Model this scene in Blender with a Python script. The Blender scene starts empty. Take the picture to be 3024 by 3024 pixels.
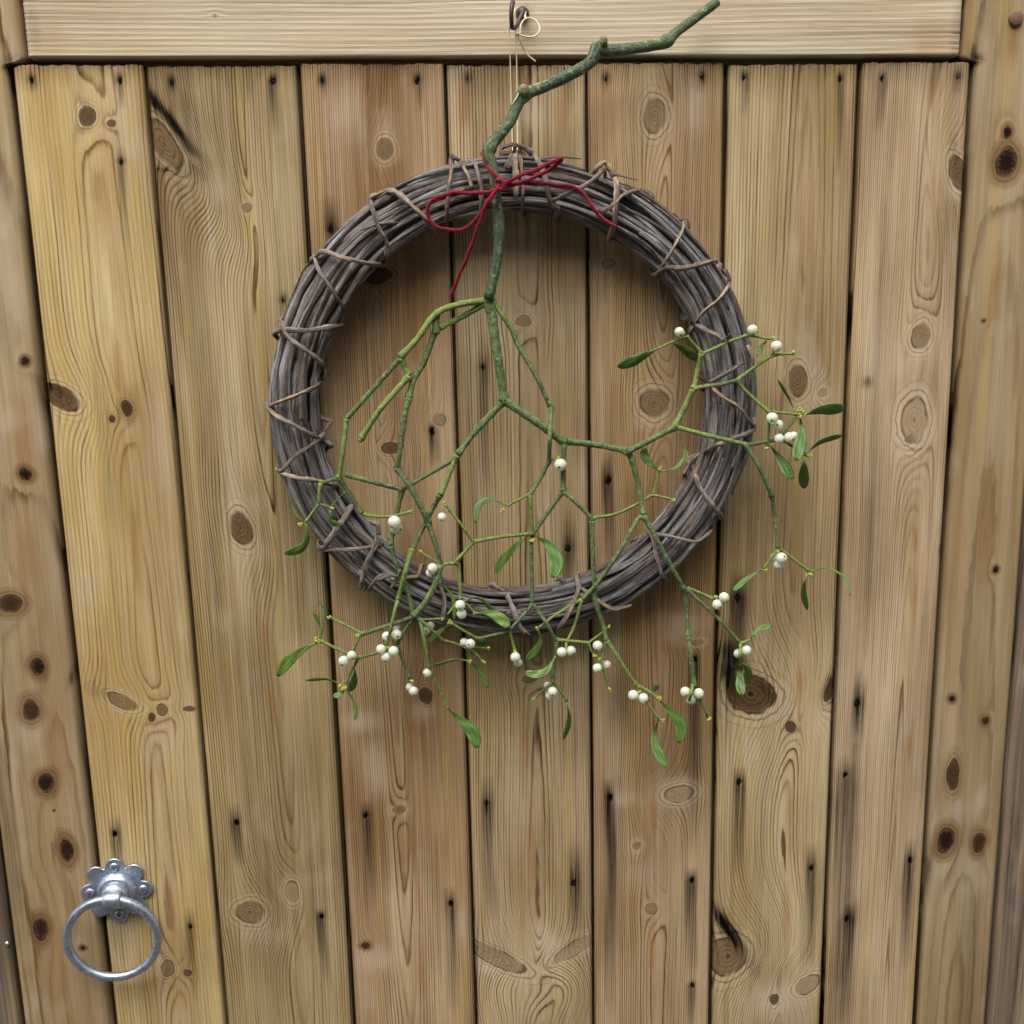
import bpy, math, random
import numpy as np
from mathutils import Vector, Matrix

# ------------------------------------------------------------------ camera, sky, sun, exposure
scene = bpy.context.scene
C = scene.collection
F, CEN = 3028.0, 1512.0                 # focal length and centre in photo pixels
D = 0.89                                # camera to gate face (metres)
CAM = np.array([-0.08, -D, 1.55])
# rows: gate-right, gate-inward, gate-up in camera axes (x right, y down, z forward); from the vanishing points of the boards and rail
M = np.array([[0.99589595, -0.0386557, 0.0818352],
              [-0.08772773, -0.19000012, 0.97785674],
              [-0.02225103, -0.98102278, -0.19261152]])
cam_d = bpy.data.cameras.new('camera'); cam = bpy.data.objects.new('camera', cam_d); C.objects.link(cam)
cam_d.sensor_width = 36; cam_d.sensor_fit = 'HORIZONTAL'; cam_d.lens = 36 * F / 3024; cam_d.clip_start = 0.02; cam_d.clip_end = 200
R3 = np.stack([M[:, 0], -M[:, 1], -M[:, 2]], axis=1)
mw = Matrix([list(R3[i]) + [CAM[i]] for i in range(3)] + [[0, 0, 0, 1]])
cam.matrix_world = mw
scene.camera = cam

SUN_EL, SUN_AZ = 62.0, 205.0            # degrees; azimuth from +Y clockwise: sun stands behind the viewer, a little left
w = bpy.data.worlds.new('World'); scene.world = w; w.use_nodes = True
nt = w.node_tree; nt.nodes.clear()
sky = nt.nodes.new('ShaderNodeTexSky'); sky.sky_type = 'NISHITA'; sky.sun_disc = False
sky.sun_elevation = math.radians(SUN_EL); sky.sun_rotation = math.radians(SUN_AZ); sky.air_density = 1.0; sky.dust_density = 3.0
hs = nt.nodes.new('ShaderNodeHueSaturation'); hs.inputs['Saturation'].default_value = 0.38
bg = nt.nodes.new('ShaderNodeBackground'); bg.inputs['Strength'].default_value = 0.07
wo = nt.nodes.new('ShaderNodeOutputWorld')
nt.links.new(sky.outputs[0], hs.inputs['Color']); nt.links.new(hs.outputs[0], bg.inputs[0]); nt.links.new(bg.outputs[0], wo.inputs[0])
sd = bpy.data.lights.new('sun', 'SUN'); sun = bpy.data.objects.new('sun', sd); C.objects.link(sun)
sd.energy = 1.5; sd.angle = math.radians(60); sd.color = (1.0, 0.97, 0.92)
az, el = math.radians(SUN_AZ), math.radians(SUN_EL)
sv = Vector((math.sin(az) * math.cos(el), math.cos(az) * math.cos(el), math.sin(el)))
sun.rotation_euler = sv.to_track_quat('Z', 'Y').to_euler(); sun.location = (0, -2, 5)
scene.view_settings.view_transform = 'Standard'; scene.view_settings.look = 'None'
scene.view_settings.gamma = 1.0; scene.view_settings.use_curve_mapping = False
scene.view_settings.exposure = 1.68
scene.render.engine = 'CYCLES'

# ------------------------------------------------------------------ helpers
rng = np.random.default_rng(7); random.seed(7)
def P(u, v, d=0.0):
    """photo pixel -> point on the plane d metres in front of the gate face"""
    r = M @ np.array([u - CEN, v - CEN, F])
    return CAM + r * ((D - d) / r[1])
def pxs(u, v, d=0.0):
    """metres per pixel (across, up) at that pixel"""
    return (np.linalg.norm(P(u + 1, v, d) - P(u - 1, v, d)) / 2, np.linalg.norm(P(u, v + 1, d) - P(u, v - 1, d)) / 2)

def psc(u, v, d=0.05):
    """metres per pixel for something facing the camera at that pixel and depth"""
    return (D - d) / float(M[1] @ np.array([u - CEN, v - CEN, F]))

def tag(o, label=None, cat=None, group=None, kind=None):
    for k, val in (('label', label), ('category', cat), ('group', group), ('kind', kind)):
        if val: o[k] = val
    return o
def empty(name, loc, label, cat, group=None):
    o = bpy.data.objects.new(name, None); o.empty_display_size = 0.02; C.objects.link(o); o.location = loc
    o['_w'] = 0; del o['_w']
    return tag(o, label, cat, group)
def mesh_obj(name, V, Fc, mats, parent=None, smooth=True, mi=None, attrs=None):
    me = bpy.data.meshes.new(name)
    V = np.asarray(V, float)
    if parent is not None:
        off = np.zeros(3); p = parent
        while p is not None: off += np.array(p.location); p = p.parent
        V = V - off
    me.from_pydata(V.tolist(), [], [tuple(int(i) for i in f) for f in Fc]) if not isinstance(Fc, np.ndarray) else fast_mesh(me, V, Fc)
    for m in (mats if isinstance(mats, (list, tuple)) else [mats]): me.materials.append(m)
    if mi is not None: me.polygons.foreach_set('material_index', np.asarray(mi, np.int32))
    if smooth: me.polygons.foreach_set('use_smooth', np.ones(len(me.polygons), bool))
    for k, a in (attrs or {}).items():
        a = np.asarray(a, np.float32)
        if a.ndim == 1:
            at = me.attributes.new(k, 'FLOAT', 'POINT'); at.data.foreach_set('value', np.ascontiguousarray(a))
        else:
            at = me.attributes.new(k, 'FLOAT_VECTOR', 'POINT'); at.data.foreach_set('vector', a.ravel())
    me.update()
    o = bpy.data.objects.new(name, me); C.objects.link(o); o.parent = parent
    return o
def fast_mesh(me, V, Q):
    n = len(Q); me.vertices.add(len(V)); me.vertices.foreach_set('co', V.astype(np.float32).ravel())
    me.loops.add(n * 4); me.loops.foreach_set('vertex_index', Q.astype(np.int32).ravel())
    me.polygons.add(n); me.polygons.foreach_set('loop_start', np.arange(0, n * 4, 4, dtype=np.int32))
    me.update(calc_edges=True)

def crom(pts, sub=5):
    """smooth curve through points (any dimension)"""
    p = np.asarray(pts, float)
    if len(p) < 3:
        t = np.linspace(0, 1, sub + 1)[:, None]; return p[0] * (1 - t) + p[-1] * t
    e = np.vstack([2 * p[0] - p[1], p, 2 * p[-1] - p[-2]]); out = []
    for i in range(1, len(e) - 2):
        a, b, c, d = e[i - 1], e[i], e[i + 1], e[i + 2]
        for t in np.linspace(0, 1, sub, endpoint=False):
            out.append(0.5 * (2 * b + (c - a) * t + (2 * a - 5 * b + 4 * c - d) * t * t + (3 * b - a - 3 * c + d) * t ** 3))
    out.append(p[-1]); return np.array(out)
def tube(path, rad, sides=8, cap=True, lump=0.0, ph=0.0):
    """returns V, quads(list), bark attribute"""
    path = np.asarray(path, float); n = len(path); rad = np.broadcast_to(np.asarray(rad, float), (n,))
    tan = np.gradient(path, axis=0); tan /= np.linalg.norm(tan, axis=1)[:, None] + 1e-12
    up = np.array([0.13, -0.92, 0.37]); nrm = []
    a = up - tan[0] * (up @ tan[0]); a /= np.linalg.norm(a)
    for t in tan:
        a = a - t * (a @ t); a /= np.linalg.norm(a) + 1e-12; nrm.append(a)
    nrm = np.array(nrm); bi = np.cross(tan, nrm)
    th = np.linspace(0, 2 * np.pi, sides, endpoint=False)
    ln = np.concatenate([[0], np.cumsum(np.linalg.norm(np.diff(path, axis=0), axis=1))])
    rr = rad[:, None] * (1 + lump * np.sin(2 * th[None] + ph + ln[:, None] * 40) + lump * 0.6 * np.sin(3 * th[None] + 2.1 * ph - ln[:, None] * 90))
    V = (path[:, None] + rr[..., None] * (np.cos(th)[None, :, None] * nrm[:, None] + np.sin(th)[None, :, None] * bi[:, None])).reshape(-1, 3)
    Q = []
    for i in range(n - 1):
        for j in range(sides):
            k = (j + 1) % sides; Q.append((i * sides + j, i * sides + k, (i + 1) * sides + k, (i + 1) * sides + j))
    bark = np.stack([np.tile(np.cos(th), n), np.tile(np.sin(th), n), np.repeat(ln, sides)], 1)
    if cap:
        V = np.vstack([V, path[0], path[-1]]); b0 = len(V) - 2
        bark = np.vstack([bark, [0, 0, 0], [0, 0, ln[-1]]])
        for j in range(sides):
            k = (j + 1) % sides; Q.append((b0, k, j)); Q.append((b0 + 1, (n - 1) * sides + j, (n - 1) * sides + k))
    return V, Q, bark
class MB:
    """collects pieces into one mesh"""
    def __init__(s): s.V = []; s.Q = []; s.B = []; s.mi = []; s.n = 0
    def add(s, V, Q, bark=None, m=0):
        s.V.append(V); s.Q += [tuple(i + s.n for i in f) for f in Q]; s.B.append(bark if bark is not None else np.asarray(V) * 1.0)
        s.mi += [m] * len(Q); s.n += len(V)
    def build(s, name, mats, parent=None, smooth=True):
        return mesh_obj(name, np.vstack(s.V), s.Q, mats, parent, smooth, s.mi, {'bark': np.vstack(s.B)})
def ico(center, r, seg=12, rings=8, sx=1, sy=1, sz=1):
    V = []; Q = []
    for i in range(rings + 1):
        a = math.pi * i / rings
        for j in range(seg):
            b = 2 * math.pi * j / seg
            V.append((center[0] + r * sx * math.sin(a) * math.cos(b), center[1] + r * sy * math.sin(a) * math.sin(b), center[2] + r * sz * math.cos(a)))
    for i in range(rings):
        for j in range(seg):
            k = (j + 1) % seg; Q.append((i * seg + j, (i + 1) * seg + j, (i + 1) * seg + k, i * seg + k))
    return np.array(V), Q
def lathe(prof, seg=40, axis='y', origin=(0, 0, 0)):
    """profile of (radius, forward distance) about an axis that comes out of the gate"""
    V = []; Q = []
    for r, d in prof:
        for j in range(seg):
            a = 2 * math.pi * j / seg; V.append((origin[0] + r * math.cos(a), origin[1] - d, origin[2] + r * math.sin(a)))
    for i in range(len(prof) - 1):
        for j in range(seg):
            k = (j + 1) % seg; Q.append((i * seg + j, i * seg + k, (i + 1) * seg + k, (i + 1) * seg + j))
    return np.array(V), Q
def box(x0, x1, y0, y1, z0, z1):
    V = [(x, y, z) for x in (x0, x1) for y in (y0, y1) for z in (z0, z1)]
    return np.array(V), [(0, 1, 3, 2), (4, 6, 7, 5), (0, 4, 5, 1), (2, 3, 7, 6), (0, 2, 6, 4), (1, 5, 7, 3)]
class Noise:
    """smooth 2-D noise from random waves"""
    def __init__(s, fx, fz, n=10):
        s.k = np.stack([rng.normal(0, fx, n), rng.normal(0, fz, n)]); s.p = rng.uniform(0, 6.28, n); s.n = n
    def __call__(s, x, z):
        o = np.zeros(np.broadcast(x, z).shape)
        for i in range(s.n): o += np.sin(s.k[0, i] * x + s.k[1, i] * z + s.p[i])
        return o / math.sqrt(s.n)
def sstep(a, b, x):
    t = np.clip((x - a) / (b - a), 0, 1); return t * t * (3 - 2 * t)

# ------------------------------------------------------------------ node helpers
def new_mat(name):
    m = bpy.data.materials.new(name); m.use_nodes = True; n = m.node_tree; n.nodes.clear()
    out = n.nodes.new('ShaderNodeOutputMaterial'); b = n.nodes.new('ShaderNodeBsdfPrincipled'); n.links.new(b.outputs[0], out.inputs[0])
    return m, n, b
class NT:
    def __init__(s, n): s.n = n
    def node(s, t, **kw):
        x = s.n.nodes.new(t)
        for k, v in kw.items(): setattr(x, k, v)
        return x
    def put(s, sock, v):
        if isinstance(v, bpy.types.NodeSocket): s.n.links.new(v, sock)
        else:
            if isinstance(v, (tuple, list)) and len(v) == 3 and sock.type == 'RGBA': v = (*v, 1)
            sock.default_value = v
    def attr(s, name, out='Fac'):
        x = s.node('ShaderNodeAttribute', attribute_name=name); return x.outputs[out]
    def m(s, op, a, b=0.0, c=0.0, clamp=False):
        x = s.node('ShaderNodeMath', operation=op, use_clamp=clamp); s.put(x.inputs[0], a); s.put(x.inputs[1], b); s.put(x.inputs[2], c); return x.outputs[0]
    def mix(s, f, a, b, mode='MIX'):
        x = s.node('ShaderNodeMix', data_type='RGBA', blend_type=mode); x.clamp_factor = True
        s.put(x.inputs[0], f); s.put(x.inputs[6], a); s.put(x.inputs[7], b); return x.outputs[2]
    def ramp(s, f, stops, interp='LINEAR'):
        x = s.node('ShaderNodeValToRGB'); cr = x.color_ramp; cr.interpolation = interp
        while len(cr.elements) < len(stops): cr.elements.new(0.5)
        for e, (p, c) in zip(cr.elements, stops):
            e.position = p; e.color = (c, c, c, 1) if not isinstance(c, tuple) else (*c, 1)
        s.put(x.inputs[0], f); return x.outputs[0]
    def ss(s, v, a, b, lo=0.0, hi=1.0):
        x = s.node('ShaderNodeMapRange', interpolation_type='SMOOTHSTEP')
        s.put(x.inputs[0], v); s.put(x.inputs[1], a); s.put(x.inputs[2], b); s.put(x.inputs[3], lo); s.put(x.inputs[4], hi); return x.outputs[0]
    def noise(s, vec=None, scale=5.0, detail=3.0, rough=0.5, w=None, dim='3D'):
        x = s.node('ShaderNodeTexNoise', noise_dimensions=dim); x.inputs['Scale'].default_value = scale
        x.inputs['Detail'].default_value = detail; x.inputs['Roughness'].default_value = rough
        if vec is not None: s.put(x.inputs['Vector'], vec)
        if w is not None: s.put(x.inputs['W'], w)
        return x.outputs[0]
    def vmul(s, v, k):
        x = s.node('ShaderNodeVectorMath', operation='MULTIPLY'); s.put(x.inputs[0], v); x.inputs[1].default_value = k; return x.outputs[0]
    def obj(s): return s.node('ShaderNodeTexCoord').outputs['Object']
    def bump(s, h, strength=0.3, dist=0.001):
        x = s.node('ShaderNodeBump'); x.inputs['Strength'].default_value = strength; x.inputs['Distance'].default_value = dist
        s.put(x.inputs['Height'], h); return x.outputs[0]

def wood_mat(name, pale, mid, line, line_amt=0.85, seed=0.0, fibre=1.0, horiz=False, blotch=0.5, warmc=(0.30, 0.15, 0.05), gold=(0.54, 0.38, 0.13), pink=(0.50, 0.35, 0.215), blotchc=(0.20, 0.125, 0.065)):
    """treated softwood board; growth rings, knots and nail stains come from fields stored on the board's mesh"""
    m, n, b = new_mat(name); T = NT(n)
    g = T.attr('grain', 'Vector')                      # (across, along) in metres
    gv = T.node('ShaderNodeVectorMath', operation='ADD'); T.put(gv.inputs[0], g); gv.inputs[1].default_value = (seed * 3.1, seed * 5.7, seed)
    g = gv.outputs[0]
    ring = T.attr('ring'); rho = T.attr('rho'); kd = T.attr('kdark'); stain = T.attr('stain'); warm = T.attr('warm'); palea = T.attr('pale'); brown = T.attr('brown'); nail = T.attr('nail')
    fib = T.noise(T.vmul(g, (820, 13, 1)), 1.0, 2, 0.7)
    fib2 = T.noise(T.vmul(g, (300, 4.5, 1)), 1.0, 2, 0.65)
    big = T.noise(T.vmul(g, (16, 5, 1)), 1.0, 1.5, 0.55)
    mid_n = T.noise(T.vmul(g, (38, 6, 1)), 1.0, 1.5, 0.55)
    wob = T.noise(T.vmul(g, (260, 40, 1)), 1.0, 1, 0.5)
    ringw = T.m('ADD', ring, T.m('MULTIPLY', T.m('SUBTRACT', wob, 0.5), 0.34))
    fr = T.m('FRACT', ringw); fl = T.m('FLOOR', ringw)
    late = T.ramp(fr, [(0.0, 0.30), (0.06, 0.03), (0.38, 0.0), (0.66, 0.16), (0.84, 0.85), (0.91, 1.0), (0.975, 0.75), (1.0, 0.30)])
    per = T.noise(None, 3.71, 0, 0.5, w=T.m('ADD', fl, seed * 13), dim='1D')      # each year's ring has its own strength
    per = T.ss(per, 0.3, 0.7, 0.35, 1.15)
    late = T.m('MULTIPLY', T.m('MULTIPLY', late, per), T.ss(mid_n, 0.30, 0.62, 0.22, 1.15))
    base = T.mix(T.ss(big, 0.3, 0.7), pale, mid)
    hb1 = T.noise(T.vmul(g, (75, 1.6, 1)), 1.0, 1, 0.5); hb2 = T.noise(T.vmul(g, (48, 2.1, 7)), 1.0, 1, 0.55)
    base = T.mix(T.m('MULTIPLY', T.ss(hb1, 0.50, 0.68), 0.5), base, T.mix(0.55, base, gold))
    base = T.mix(T.m('MULTIPLY', T.ss(hb1, 0.46, 0.30), 0.55), base, T.mix(0.6, base, pink))
    base = T.mix(T.m('MULTIPLY', T.ss(hb2, 0.52, 0.70), 0.5), base, T.mix(0.55, base, (0.27, 0.225, 0.135)))
    base = T.mix(T.m('MULTIPLY', T.ss(hb2, 0.45, 0.30), 0.4), base, T.mix(0.6, base, (0.60, 0.50, 0.36)))
    base = T.mix(T.m('MULTIPLY', T.ss(T.noise(T.vmul(g, (9, 2.2, 1)), 1.0, 1, 0.5), 0.45, 0.75), blotch), base, blotchc)
    base = T.mix(T.m('MULTIPLY', T.ss(T.noise(T.vmul(g, (24, 11, 1)), 1.0, 2, 0.6), 0.58, 0.78), 0.45), base, (0.50, 0.42, 0.33))   # weathered bloom
    base = T.mix(T.m('MULTIPLY', late, line_amt), base, line)
    base = T.mix(T.m('MULTIPLY', T.ss(fib, 0.40, 0.68), 0.48 * fibre), base, T.mix(0.5, base, (0.09, 0.05, 0.022)))
    base = T.mix(T.m('MULTIPLY', T.ss(fib2, 0.50, 0.72), 0.42 * fibre), base, T.mix(0.5, base, (0.62, 0.52, 0.38)))
    base = T.mix(T.m('MULTIPLY', warm, T.ss(fib2, 0.2, 0.6, 0.55, 1.0)), base, warmc)
    base = T.mix(T.m('MULTIPLY', palea, T.ss(mid_n, 0.2, 0.7, 0.45, 1.0)), base, (0.56, 0.47, 0.37))
    # knots: rho = 1 at the rim
    rn = T.m('ADD', rho, T.m('MULTIPLY', T.m('SUBTRACT', T.noise(T.vmul(g, (150, 110, 1)), 1.0, 3, 0.6), 0.5), 0.36))
    halo = T.m('MULTIPLY', T.m('SUBTRACT', 1.0, T.ss(rn, 0.95, 2.3)), T.ss(kd, 0.1, 0.6, 0.50, 0.06))
    base = T.mix(halo, base, T.mix(0.5, pale, (0.55, 0.46, 0.34)))
    krim = T.m('SINE', T.m('MULTIPLY', rn, 24.0)); krim = T.ss(krim, 0.2, 1.0)
    kcol = T.ramp(kd, [(0.0, (0.34, 0.24, 0.135)), (0.35, (0.17, 0.108, 0.056)), (0.7, (0.045, 0.025, 0.016)), (1.0, (0.010, 0.006, 0.007))])
    kcol = T.mix(T.m('MULTIPLY', krim, 0.62), kcol, T.mix(0.75, kcol, (0.03, 0.016, 0.008)))
    kcol = T.mix(T.m('SUBTRACT', 1.0, T.ss(rho, 0.06, 0.20)), kcol, T.mix(0.8, kcol, (0.02, 0.011, 0.007)))
    kcol = T.mix(T.m('MULTIPLY', T.ss(T.noise(T.vmul(g, (420, 420, 1)), 1.0, 1, 0.6), 0.42, 0.68), 0.5), kcol, T.mix(0.45, kcol, (0.03, 0.018, 0.012)))
    kcol = T.mix(T.m('MULTIPLY', T.ss(rn, 0.35, 0.95), T.m('MULTIPLY', T.ss(kd, 0.4, 0.7, 0.0, 0.8), T.ss(T.noise(T.vmul(g, (330, 330, 1)), 1.0, 1.5, 0.7), 0.4, 0.62))), kcol, (0.15, 0.08, 0.05))
    base = T.mix(T.m('SUBTRACT', 1.0, T.ss(rn, 0.78, 1.14)), base, T.mix(T.ss(kd, 0.05, 0.45, 0.42, 0.0), kcol, base))
    warmring = T.m('MULTIPLY', T.m('MULTIPLY', T.ss(rn, 0.9, 1.1), T.m('SUBTRACT', 1.0, T.ss(rn, 1.2, 2.2))), T.ss(kd, 0.4, 0.7, 0.0, 0.75))
    base = T.mix(warmring, base, (0.19, 0.115, 0.055))
    outr = T.m('MULTIPLY', T.m('MULTIPLY', T.ss(T.m('SINE', T.m('MULTIPLY', rn, 15.0)), 0.55, 1.0), T.m('SUBTRACT', 1.0, T.ss(rn, 1.2, 2.2))), T.ss(rn, 0.95, 1.1))
    base = T.mix(T.m('MULTIPLY', outr, 0.55), base, line)
    rim = T.m('MULTIPLY', T.ss(rn, 0.86, 0.97), T.m('SUBTRACT', 1.0, T.ss(rn, 1.0, 1.14)))
    base = T.mix(T.m('MULTIPLY', rim, T.m('MULTIPLY', T.ss(kd, 0.05, 0.6, 0.65, 0.85), T.ss(T.noise(T.vmul(g, (70, 50, 1)), 1.0, 0, 0.5), 0.35, 0.6, 0.25, 1.0))), base, (0.04, 0.022, 0.011))
    be = T.m('ADD', T.m('MULTIPLY', brown, 0.42), T.m('MULTIPLY', T.m('MULTIPLY', brown, late), 0.95)); be = T.m('ADD', be, T.m('MULTIPLY', T.m('MAXIMUM', T.m('SUBTRACT', brown, 0.6), 0.0), 1.7))
    be = T.m('MULTIPLY', be, T.ss(fib2, 0.25, 0.7, 0.75, 1.05), clamp=True)
    base = T.mix(be, base, (0.010, 0.005, 0.0025))
    st = T.m('MULTIPLY', T.m('MULTIPLY', stain, T.ss(fib2, 0.30, 0.62, 0.62, 1.25)), T.ss(fib, 0.3, 0.7, 0.75, 1.15), clamp=True)
    base = T.mix(st, base, T.mix(0.97, base, (0.006, 0.006, 0.007)))
    nn = T.m('ADD', nail, T.m('MULTIPLY', T.m('SUBTRACT', T.noise(T.vmul(g, (700, 300, 1)), 1.0, 0, 0.5), 0.5), 0.0022))
    base = T.mix(T.m('SUBTRACT', 1.0, T.ss(nn, 0.0014, 0.0030)), base, (0.006, 0.005, 0.005))
    gm = T.node('ShaderNodeGamma'); T.put(gm.inputs[0], base); gm.inputs[1].default_value = 1.22
    base = T.mix(1.0, gm.outputs[0], (1.24, 1.26, 1.29), 'MULTIPLY')
    T.put(b.inputs['Base Color'], base)
    T.put(b.inputs['Roughness'], T.ss(fib2, 0.2, 0.8, 0.62, 0.82)); b.inputs['Specular IOR Level'].default_value = 0.06
    hgt = T.m('ADD', T.m('MULTIPLY', fib, 0.7), T.m('MULTIPLY', T.m('SINE', T.m('MULTIPLY', ring, 6.283)), 0.22))
    T.put(b.inputs['Normal'], T.bump(hgt, 0.55, 0.0007))
    return m

# ------------------------------------------------------------------ boards
def knot(u, v, rx, rz, dark=0.4, rot=0.0, push=1.0):
    p = P(u, v); sx, sz = pxs(u, v); return (p[0], p[2], rx * sx, rz * sz, dark, math.radians(rot), push)
def nailp(u, v, up=20, down=120, width=9, amt=0.7):
    p = P(u, v); sx, sz = pxs(u, v); return (p[0], p[2], up * sz, down * sz, width * sx, amt)
def blob(u, v, rx, rz, amt=0.8, rot=0.0):
    p = P(u, v); sx, sz = pxs(u, v); return (p[0], p[2], rx * sx, rz * sz, amt, math.radians(rot))

def grain_fields(X, Z, xc, spec, horiz=False):
    """X across the grain, Z along it, in gate coordinates"""
    A, L = (Z, X) if horiz else (X, Z)
    n1 = Noise(14, 5); n2 = Noise(60, 22); n3 = Noise(10, 4)
    xe = A + 0.0022 * n1(A, L) + 0.00055 * n2(A, L) - xc
    bump = np.zeros_like(A); rho = np.full_like(A, 3.0); kd = np.zeros_like(A)
    for (kx, kz, a, b, dark, rot, push) in spec.get('knots', []):
        dxx = X - kx; dzz = Z - kz
        c, s = math.cos(rot), math.sin(rot)
        dx = dxx * c + dzz * s; dz = -dxx * s + dzz * c
        r = np.sqrt((dx / a) ** 2 + (dz / b) ** 2); an = np.arctan2(dz / b, dx / a); q1, q2, q3 = rng.uniform(0, 6.28, 3)
        r = r * (1 + 0.05 * np.sin(2 * an + q1) + 0.035 * np.sin(3 * an + q2) + 0.015 * np.sin(5 * an + q3))
        sel = r < rho; rho = np.where(sel, r, rho); kd = np.where(sel, dark, kd)
        ga, gb = 1.9 * a, 2.5 * b
        if horiz: ga, gb = gb, ga
        wgt = np.exp(-0.5 * ((dx / ga) ** 2 + (dz / gb) ** 2))
        if push > 0:
            cc = (kz if horiz else kx) - xc
            xe = cc + (xe - cc) * (1 - 0.72 * min(push, 1) * wgt)
        bump += push * 0.85 * min(a, b) * wgt
    sp = spec.get('spacing', 0.0026)
    k = spec.get('k', 0.05); h0 = spec.get('h0', 0.02); L0 = spec.get('L0', 1.5)
    h = np.abs(h0 + k * (L - L0) + spec.get('hn', 0.0022) * n3(A * 0.2, L)) + 0.002
    Rr = np.sqrt((xe - spec.get('off', 0.0)) ** 2 + h ** 2) + spec.get('kb', 1.0) * bump
    ring = Rr / sp + 40
    stain = np.zeros_like(A); nail = np.full_like(A, 0.05); warm = np.zeros_like(A); pale = np.zeros_like(A); brown = np.zeros_like(A)
    for (nx, nz, up, dn, wd, amt) in spec.get('nails', []):
        dx = X - nx; dz = Z - nz
        nail = np.minimum(nail, np.sqrt(dx ** 2 + (dz * 0.62) ** 2) / max(0.3, amt * 1.6 - 0.25))
        wav = dx + 0.0012 * np.sin(dz * 35 + nx * 90)
        t = np.where(dz < 0, np.clip(1 + dz / max(dn, 1e-4), 0, 1) ** 0.75, np.clip(1 - dz / max(up, 1e-4), 0, 1))
        stain = np.maximum(stain, amt * t * np.exp(-(wav / wd) ** 4 * 0.7))
        stain = np.maximum(stain, 0.9 * np.exp(-((dx / 0.0035) ** 2 + (dz / 0.006) ** 2)))
    def bl(lst, base):
        for (bx, bz, rx, rz, amt, rot) in lst:
            c, s = math.cos(rot), math.sin(rot); dx = (X - bx) * c + (Z - bz) * s; dz = -(X - bx) * s + (Z - bz) * c
            wv_ = Noise(160, 60); dx = dx + 0.18 * rx * wv_(X, Z); dz = dz + 0.12 * rz * wv_(Z, X)
            base = np.maximum(base, amt * np.exp(-((dx / rx) ** 2 + (dz / rz) ** 2) ** 1.3))
        return base
    stain = bl(spec.get('stains', []), stain); warm = bl(spec.get('warm', []), warm); pale = bl(spec.get('pale', []), pale); brown = bl(spec.get('brown', []), brown)
    return dict(ring=ring, rho=rho, kdark=kd, stain=stain, warm=warm, pale=pale, brown=brown, nail=nail)

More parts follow.
